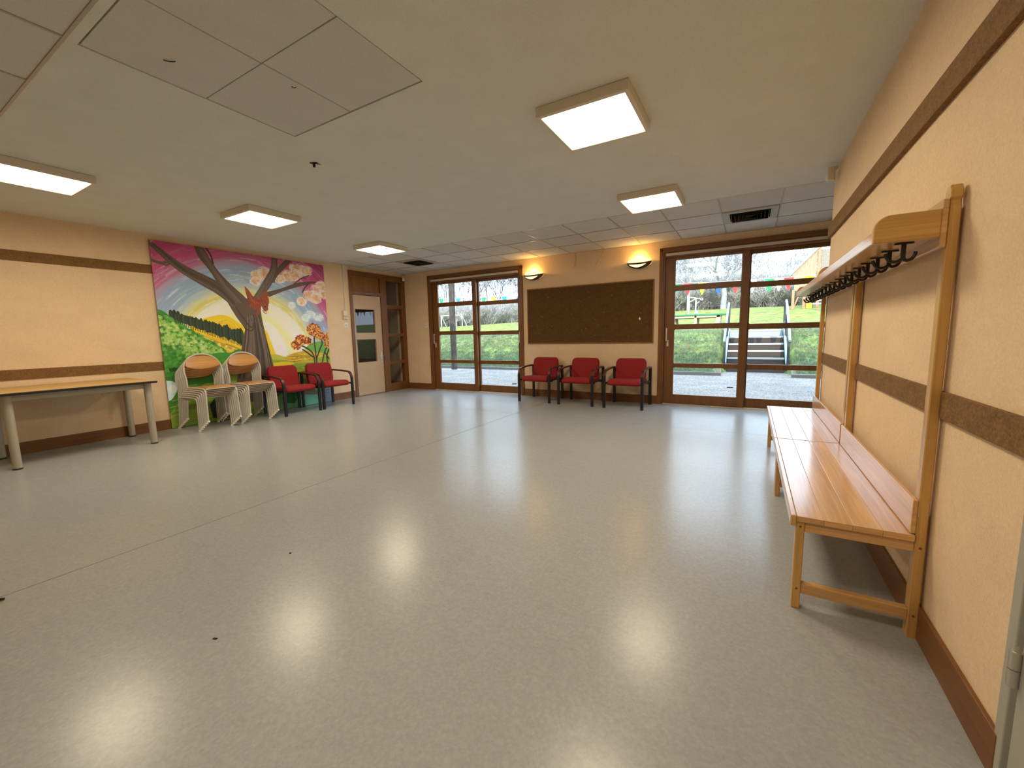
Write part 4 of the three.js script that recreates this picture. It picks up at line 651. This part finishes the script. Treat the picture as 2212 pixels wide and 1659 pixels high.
{ // stairs up the bank
  const t = thing('garden_stairs', 'dark timber garden stairs with white nosings and pale blue handrails climbing the grass bank', 'stairs', [7, -0.06, -7.5]);
  const rise = 0.205, run = 0.31, z0 = -6.78, y0 = -0.06;
  for (let k = 0; k < 6; k++) { const z = z0 - k * run, y = y0 + k * rise; part('riser', box(6.27, 7.73, y - (k ? 0.02 : 0.1), y + rise - 0.035, z - 0.06, z, 0.006), k === 5 ? M.zinc : M.sleeper, t, true); part('nosing', box(6.27, 7.73, y + rise - 0.05, y + rise, z - 0.07, z + 0.012, 0.005), M.nosing, t, true); part('tread', box(6.27, 7.73, y + rise - 0.05, y + rise - 0.004, z - (k === 5 ? 1.2 : run) - 0.01, z - 0.065, 0.003), k === 5 ? M.concrete : M.sleeper, t, true); }
  for (const s of [0, 1]) {
    const x = s ? 7.79 : 6.21, d = s ? 1 : -1;
    part('stringer', (() => { const q = new THREE.Shape(); [[-6.72, -0.12], [-6.72, 0.2], [-8.75, 1.44], [-8.75, 1.05]].forEach(([a, b], i) => (i ? q.lineTo(-a, b) : q.moveTo(-a, b))); const g = plate(q, x - 0.03, x + 0.03, 0.004); return turnLeft(g); })(), M.railDark, t, true);
    for (const [z, h] of [[-6.75, 0.83], [-8.0, 1.62], [-9.0, 2.02]]) part('rail_post', box(x + d * 0.0 - 0.03, x + 0.03, z > -7 ? -0.12 : ground(x, z) - 0.3, h, z - 0.03, z + 0.03, 0.005, 1), M.railDark, t, true);
    part('handrail', tube([[x + d * 0.02, 0.845, -6.68], [x + d * 0.02, 1.4, -7.62], [x + d * 0.02, 2.02, -8.7], [x + d * 0.02, 2.06, -9.0]], 0.034, 20, 8), M.rail, t, true);
    part('lower_rail', tube([[x - d * 0.02, 0.2, -6.74], [x - d * 0.02, 1.1, -8.25], [x - d * 0.02, 1.35, -8.9]], 0.036, 14, 8), M.rail, t, true);
    for (let k = 0; k < 6; k++) part('edge_timber', box(s ? x + 0.05 : x - 0.22 + k * 0.02, s ? x + 0.22 - k * 0.02 : x - 0.05, -0.06 + k * 0.105, 0.03 + k * 0.105, -7.0 - k * 0.2, -6.86 - k * 0.2, 0.01), M.sleeper, t, true);
  }
  part('stone_block', box(5.96, 6.16, -0.08, 0.13, -6.35, -6.1, 0.02), M.ttConcrete, t, true); part('stone_block', box(7.86, 8.06, -0.08, 0.13, -6.35, -6.1, 0.02), M.ttConcrete, t, true);
}
{ // round wooden pole on the terrace
  const t = thing('wooden_pole', 'tall round wooden pole with pale base disc outside the left glass door', 'pole', [-2.44, -0.06, -4.82]);
  const g = new THREE.CylinderGeometry(0.115, 0.105, 5.6, 20, 8); g.translate(0, 2.8, 0); part('shaft', g, M.log, t); { const u = g.attributes.uv; for (let i = 0; i < u.count; i++) u.setXY(i, u.getX(i) * 0.66, u.getY(i) * 5.6); }
  part('base_disc', cyl(0.24, 0.22, [0, 0, 0], [0, 0.03, 0], 28), M.concrete, t);
}
function bunting(label, a, b, sag, flags, w, h) {
  const t = thing('bunting', label, 'bunting', a, 'bunting lines'), A = V(...a), B = V(...b), at = (s) => A.clone().lerp(B, s).add(V(0, -sag * 4 * s * (1 - s), 0)).sub(A);
  part('cord', tube(Array.from({ length: 13 }, (_, i) => at(i / 12).toArray()), 0.006, 30, 5), M.white, t);
  flags.forEach(([s, col]) => { const p = at(s), q = new THREE.Shape(); q.moveTo(-w / 2, 0); q.lineTo(w / 2, 0); q.lineTo(w * 0.08, -h); q.lineTo(-w * 0.08, -h); q.closePath(); const m = part('pennant', plate(q, -0.002, 0.002, 0), FLAG[col], t); m.position.copy(p); m.rotation.y = Math.atan2(-(B.z - A.z), B.x - A.x); m.rotation.x = 0.06 * Math.sin(s * 40); });
}
function winterTree(seed, H, { spread = 0.5, depth = 6, r0 = 0.16, split = 3, trunk = 0.3, droop = 0, lean = 0, min = 0.012 } = {}) {
  const R = rng(seed), segs = [];
  const grow = (p, d, len, r, lv) => {
    const n = lv === 0 ? 3 : 2; let q = p.clone(), dir = d.clone(), rr = r;
    for (let i = 0; i < n; i++) { const e = q.clone().addScaledVector(dir, len / n), r1 = rr * (lv === 0 ? 0.9 : 0.8); segs.push([q, e, rr, r1, lv]); q = e; rr = r1; dir = dir.clone().add(V((R() - 0.5) * 0.35, (R() - 0.3) * 0.2 - droop * lv * 0.05, (R() - 0.5) * 0.35)).normalize(); if (lv > 0 && lv < depth && R() < 0.5) side(q, dir, len * 0.55, rr * 0.5, lv + 2); }
    if (lv >= depth) return;
    const k = lv === 0 ? split + 1 : 2 + (R() < 0.3 ? 1 : 0), a0 = R() * 6.28;
    for (let i = 0; i < k; i++) { const a = a0 + i * 6.28 / k + (R() - 0.5), s = spread * (0.55 + R() * 0.8), u = V(Math.cos(a), 0, Math.sin(a)); const nd = dir.clone().addScaledVector(u, s).normalize(); nd.y += 0.12; grow(q, nd.normalize(), len * (lv === 0 ? 0.75 / trunk * 0.3 : 0.66 + R() * 0.2), Math.max(min, rr * (i ? 0.62 : 0.78)), lv + 1); }
  };
  const side = (p, d, len, r, lv) => { if (lv > depth + 1) return; const a = R() * 6.28, nd = d.clone().addScaledVector(V(Math.cos(a), 0.2, Math.sin(a)), 0.9).normalize(); grow(p, nd, len, Math.max(min, r), Math.min(lv, depth)); };
  grow(V(0, -0.3, 0), V(lean, 1, 0).normalize(), H * trunk, r0, 0);
  const make = (list, sides) => { const p = [], idx = []; for (const [a, b, ra, rb] of list) { const d = b.clone().sub(a).normalize(), u = (Math.abs(d.y) < 0.9 ? V(0, 1, 0) : V(1, 0, 0)).cross(d).normalize(), v = d.clone().cross(u), o = p.length / 3; for (const [c, r] of [[a, ra], [b, rb]]) for (let i = 0; i < sides; i++) { const t = i / sides * 6.2832, x = Math.cos(t) * r, y = Math.sin(t) * r; p.push(c.x + u.x * x + v.x * y, c.y + u.y * x + v.y * y, c.z + u.z * x + v.z * y); } for (let i = 0; i < sides; i++) { const j = (i + 1) % sides; idx.push(o + i, o + j, o + sides + i, o + j, o + sides + j, o + sides + i); } } const g = new THREE.BufferGeometry(); g.setAttribute('position', new THREE.Float32BufferAttribute(p, 3)); g.setIndex(idx); g.computeVertexNormals(); return g; };
  return { trunk: make(segs.filter((s) => s[4] === 0), 8), crown: make(segs.filter((s) => s[4] > 0), 4), n: segs.length };
}
function tree(name, v, mat, x, z, ry, s, label, group) { const t = thing(name, label, 'tree', [x, ground(x, z), z], group); t.rotation.y = ry; t.scale.setScalar(s); part('trunk', v.trunk, mat, t); part('crown', v.crown, mat, t); return t; }
{
  const near = [winterTree(3, 9.5, { spread: 0.85, depth: 6, r0: 0.3, split: 4, trunk: 0.24, droop: 0.5, min: 0.014 }), winterTree(8, 9, { spread: 0.8, depth: 6, r0: 0.2, split: 3, trunk: 0.3, min: 0.014 })];
  tree('bare_tree', near[0], M.bark, 4.5, -38.2, 0.4, 1.0, 'broad bare tree with thick trunk and spreading crown behind the picnic table');
  tree('bare_tree', near[1], M.barkPale, 1.2, -39.5, 2.1, 1.0, 'bare forked tree left of the broad one, behind the white frame');
  tree('bare_tree', near[1], M.bark, -1.4, -41, 4.4, 0.95, 'leftmost bare tree seen through the right glass door');
  const far = [0, 1, 2, 3, 4, 5].map((i) => winterTree(20 + i * 7, 13 + i, { spread: 0.42 + 0.06 * (i % 3), depth: 6, r0: 0.13 + 0.02 * (i % 3), split: 2, trunk: 0.26, min: 0.024 })), R = rng(99);
  let label = 'slender bare winter tree in the wood seen through the left glass door', group = 'wood trees behind the left glass door';
  const place = (x, z, i) => tree('wood_tree', far[i % 6], i % 2 ? M.barkPale : M.bark, x, z, R() * 6.28, 0.8 + R() * 0.35, label, group);
  for (let i = 0; i < 90; i++) { const t = (i + R() * 0.8) / 90, a = -62 + t * 46, d = 60 + R() * 26, x = 6.84 + Math.sin(a * D2R) * d, z = 6.97 - Math.cos(a * D2R) * d; place(x, z, i); } // behind the left door
  label = 'lower bare winter tree far behind the field seen through the right glass door'; group = 'wood trees behind the right glass door';
  for (let i = 0; i < 26; i++) { const t = (i + R() * 0.8) / 26, a = -14 + t * 24, d = 58 + R() * 20, x = 6.84 + Math.sin(a * D2R) * d, z = 6.97 - Math.cos(a * D2R) * d; place(x, z, i).scale.multiplyScalar(0.62); }
  // undergrowth along the field edge: a tangle nobody could count
  const sh = winterTree(71, 3.6, { spread: 0.75, depth: 6, r0: 0.035, split: 8, trunk: 0.05, min: 0.009 }), g = merge([sh.trunk, sh.crown].map((q) => { const k = q.clone(); k.deleteAttribute('uv'); return k; }));
  const n = 900, im = new THREE.InstancedMesh(g, M.twig, n), o = new THREE.Object3D(), cc = new THREE.Color();
  for (let i = 0; i < n; i++) { const a = -66 + 80 * (i + R()) / n, d = (49 + R() * R() * 16) * (a > -20 ? 1.02 : 1.26), x = 6.84 + Math.sin(a * D2R) * d, z = 6.97 - Math.cos(a * D2R) * d; o.position.set(x, ground(x, z) - 0.35, z); o.rotation.set(0, R() * 6.28, 0); o.scale.set(1 + R() * 0.7, 0.95 + R() * 0.8, 1 + R() * 0.7); o.updateMatrix(); im.setMatrixAt(i, o.matrix); const c = 0.8 + 0.4 * R(); cc.setRGB(c, c * (0.97 + 0.06 * R()), c * (0.94 + 0.1 * R())); im.setColorAt(i, cc); }
  im.name = 'undergrowth'; im.castShadow = im.receiveShadow = true; tag(im, 'grey brown tangle of bare bushes along the far edge of the field', 'bushes', null, 'stuff'); scene.add(im);
}
bunting('line of coloured pennants strung across outside the right glass door', [4.3, 2.49, -5.0], [9.6, 2.44, -5.0], 0.06, [[0.14, 'green'], [0.2, 'red'], [0.266, 'yellow'], [0.338, 'blue'], [0.411, 'red'], [0.48, 'white'], [0.548, 'green'], [0.585, 'white'], [0.622, 'red'], [0.694, 'yellow'], [0.766, 'blue'], [0.84, 'green'], [0.91, 'red']], 0.2, 0.31);
bunting('line of coloured pennants strung farther off outside the left glass door', [-8.6, 3.22, -10.6], [0.2, 3.0, -10.6], 0.03, [[0.102, 'green'], [0.23, 'sky'], [0.297, 'white'], [0.417, 'green'], [0.484, 'yellow'], [0.556, 'sky'], [0.614, 'white'], [0.7, 'red'], [0.8, 'green'], [0.9, 'yellow']], 0.31, 0.36);
{ // poles that carry the two lines, outside what the doors show
  for (const [x, y, z, label] of [[4.3, 2.49, -5.0, 'thin grey pole holding the left end of the nearer pennant line'], [9.6, 2.44, -5.0, 'thin grey pole holding the right end of the nearer pennant line'], [-8.6, 3.22, -10.6, 'thin grey pole holding the left end of the farther pennant line'], [0.2, 3.0, -10.6, 'thin grey pole holding the right end of the farther pennant line']]) { const g = z > -6 ? -0.06 : ground(x, z); solo('bunting_pole', cyl(0.025, 0.022, [x, g - 0.05, z], [x, y + 0.1, z], 8), M.greyPaint, label, 'pole'); }
}
{ // goal
  const x = -27.95, z = -37, t = thing('goal', 'white tubular goal standing at the edge of the field, seen through the left glass door', 'goal', [x, ground(x, z), z]); const r = 0.06;
  for (const s of [-1.76, 1.76]) { part('goal_post', cyl(r, r, [s, 0, 0], [s, 1.47, 0], 8), M.white, t); part('brace', cyl(0.035, 0.035, [s, 1.05, 0], [s * 0.75, 1.46, 0], 6), M.white, t); part('stay', cyl(0.035, 0.035, [s, 1.46, 0], [s, 0.05, -1.0], 6), M.white, t); }
  part('crossbar', cyl(r, r, [-1.8, 1.47, 0], [1.8, 1.47, 0], 8), M.white, t);
}
{ // white frame with ring
  const x = 2.42, z = -32, t = thing('ball_frame', 'white metal frame with two posts and a ring standing behind the table tennis table', 'frame', [x, ground(x, z), z]);
  part('post', cyl(0.055, 0.055, [-0.26, -0.1, 0.25], [-0.26, 1.42, 0.25], 8), M.white, t); part('post', cyl(0.05, 0.05, [0.24, -0.1, -0.3], [0.24, 1.34, -0.3], 8), M.white, t);
  part('top_bar', cyl(0.04, 0.04, [-0.26, 1.42, 0.25], [0.24, 1.34, -0.3], 8), M.white, t); part('brace', cyl(0.035, 0.035, [-0.26, 0.95, 0.25], [0.24, 1.3, -0.3], 6), M.white, t); part('arm', cyl(0.035, 0.035, [0.24, 1.32, -0.3], [0.62, 1.26, -0.3], 6), M.white, t); part('arm', cyl(0.03, 0.03, [0.24, 0.86, -0.3], [0.54, 1.02, -0.3], 6), M.white, t);
  const k = new THREE.TorusGeometry(0.09, 0.025, 6, 14); k.translate(0.7, 1.23, -0.3); part('ring', uvm(k), M.white, t); part('base_block', cyl(0.24, 0.08, [0.33, -0.08, 0], [0.33, 0.24, 0], 6), M.white, t);
}
{ // concrete table tennis table
  const t = thing('tennis_table', 'green topped concrete table tennis table on the grass beyond the bank', 'table tennis table', [4.23, ground(4.23, -17), -17.0]);
  const Y = 2.03 - ground(4.23, -17);
  for (const s of [0, 1]) part('tabletop', box(s ? 0.162 : -1.32, s ? 1.62 : 0.138, Y - 0.075, Y, -0.76, 0.76, 0.01), M.ttGreen, t);
  part('side_beam', box(-1.05, 1.3, Y - 0.2, Y - 0.08, -0.7, -0.58, 0.02), M.ttConcrete, t); part('side_beam', box(-1.05, 1.3, Y - 0.2, Y - 0.08, 0.58, 0.7, 0.02), M.ttConcrete, t);
  for (const s of [-1.08, 1.3]) { const q = new THREE.Shape(); const d = s < 0 ? 1 : -1; q.moveTo(s, Y - 0.08); q.quadraticCurveTo(s - d * 0.02, 0.3, s + d * 0.24, -0.05); q.lineTo(s + d * 0.44, -0.05); q.quadraticCurveTo(s + d * 0.18, 0.3, s + d * 0.2, Y - 0.08); q.closePath(); part('leg', plate(q, -0.6, 0.7, 0.02), M.ttConcrete, t); }
  part('centre_leg', box(0.08, 0.2, -0.05, Y - 0.08, -0.6, 0.7, 0.01), M.ttConcrete, t); part('net', box(0.138, 0.162, Y - 0.02, Y + 0.05, -0.76, 0.76, 0.004), M.greyPaintDark, t);
}
{ // picnic table
  const x = 3.72, z = -39, t = thing('picnic_table', 'dark wooden picnic table with benches standing on the far field', 'picnic table', [x, ground(x, z) - 0.1, z]); t.scale.setScalar(0.82);
  for (let k = 0; k < 4; k++) part('top_plank', box(-0.9, 0.9, 0.7, 0.75, -0.38 + k * 0.19, -0.2 + k * 0.19, 0.006), M.picnic, t);
  for (const s of [-0.78, 0.78]) part('bench_plank', box(-0.95, 0.95, 0.42, 0.46, s - 0.14, s + 0.14, 0.006), M.picnic, t);
  for (const s of [-0.6, 0.6]) { for (const d of [-1, 1]) part('leg', cyl(0.045, 0.045, [s, 0, d * 0.62], [s, 0.7, d * 0.22], 6), M.picnic, t); part('bench_beam', box(s - 0.04, s + 0.04, 0.33, 0.42, -0.9, 0.9, 0.006), M.picnic, t); }
}
{ // open timber shelter on the right
  const z = -33, x0 = 9.7, gy = 2.63, t = thing('timber_shelter', 'timber shelter with boarded gable and open posts at the right side of the field', 'shelter', [x0, gy, z]);
  const K = 1.12, top = (x) => 3.06 + x * K; // local: underside of the roof along the gable
  for (let k = 0; k < 7; k++) { const a = 0.02 + k * 0.2, b = a + 0.192, q = new THREE.Shape(), y = 1.5 - k * 0.035; q.moveTo(a, y); q.lineTo(b, y); q.lineTo(b, top(b)); q.lineTo(a, top(a)); q.closePath(); part('gable_board', plate(q, 0, 0.03, 0.004), M.board, t); }
  const slab = (lo, hi, z0, z1) => { const q = new THREE.Shape(); q.moveTo(-0.28, top(-0.28) + lo); q.lineTo(3.4, top(3.4) + lo); q.lineTo(3.4, top(3.4) + hi); q.lineTo(-0.28, top(-0.28) + hi); q.closePath(); return plate(q, z0, z1, 0.008); };
  part('barge_board', slab(-0.06, 0.16, 0.1, 0.16), M.zinc, t); part('roof', slab(0.0, 0.16, -4.5, 0.1), M.zinc, t);
  part('downpipe', cyl(0.04, 0.04, [-0.02, 2.62, 0.05], [-0.2, 2.85, 0.05], 8), M.timber, t);
  part('corner_post', box(1.44, 1.64, 0.9, top(1.5), -0.08, 0.12, 0.015, 1), M.timber, t);
  for (let k = 0; k < 9; k++) part('side_board', box(1.66, 3.3, 1.3 + k * 0.36, 1.645 + k * 0.36, -0.02, 0.03, 0.006), M.boardGrey, t);
  for (const x of [0.0, 0.72]) { part('post', box(x - 0.09, x + 0.09, -0.3, 1.6, -0.07, 0.11, 0.015, 1), M.timber, t); part('brace', cyl(0.055, 0.055, [x + 0.1, 0.3, 0], [x + 0.5, 1.55, 0], 8), M.timber, t); }
  part('post', box(1.48, 1.68, -0.3, 1.1, -0.07, 0.11, 0.015, 1), M.timber, t);
  part('ridge_post', box(3.2, 3.4, -0.3, top(3.2), -0.07, 0.11, 0.015, 1), M.timber, t);
  part('yellow_panel', box(0.87, 1.24, 0.1, 0.52, 0.2, 0.24, 0.015), std('#f2b51c', 0.6), t).userData.label = 'bright yellow panel';
  part('panel_leg', box(0.9, 0.94, -0.3, 0.12, 0.2, 0.24, 0.004), M.railDark, t); part('panel_leg', box(1.17, 1.21, -0.3, 0.12, 0.2, 0.24, 0.004), M.railDark, t);
  const s = thing('notice_board', 'small notice board with two white slats standing before the timber shelter', 'sign', [x0 + 1.6, gy, z + 0.6]);
  for (const x of [-0.36, 0.36]) part('post', cyl(0.02, 0.02, [x, -0.3, 0], [x, 0.75, 0], 6), M.railDark, s); for (const y of [0.38, 0.62]) part('slat', box(-0.37, 0.37, y, y + 0.075, 0.0, 0.025, 0.004), M.white, s);
}
{ const m = solo('dead_leaf', box(-0.06, 0.06, 0, 0.02, -0.025, 0.025, 0.008), M.dark, 'dark leaf lying on the terrace outside the right glass door', 'leaf', 'dark leaves on the terrace'); m.position.set(6.52, -0.06, -2.95); const q = solo('dead_leaf', box(-0.06, 0.06, 0, 0.02, -0.025, 0.025, 0.008), M.dark, 'dark leaf lying on the terrace outside the left glass door', 'leaf', 'dark leaves on the terrace'); q.position.set(1.75, -0.06, -1.9); q.rotation.y = 0.6; }

renderer.render(scene, camera);
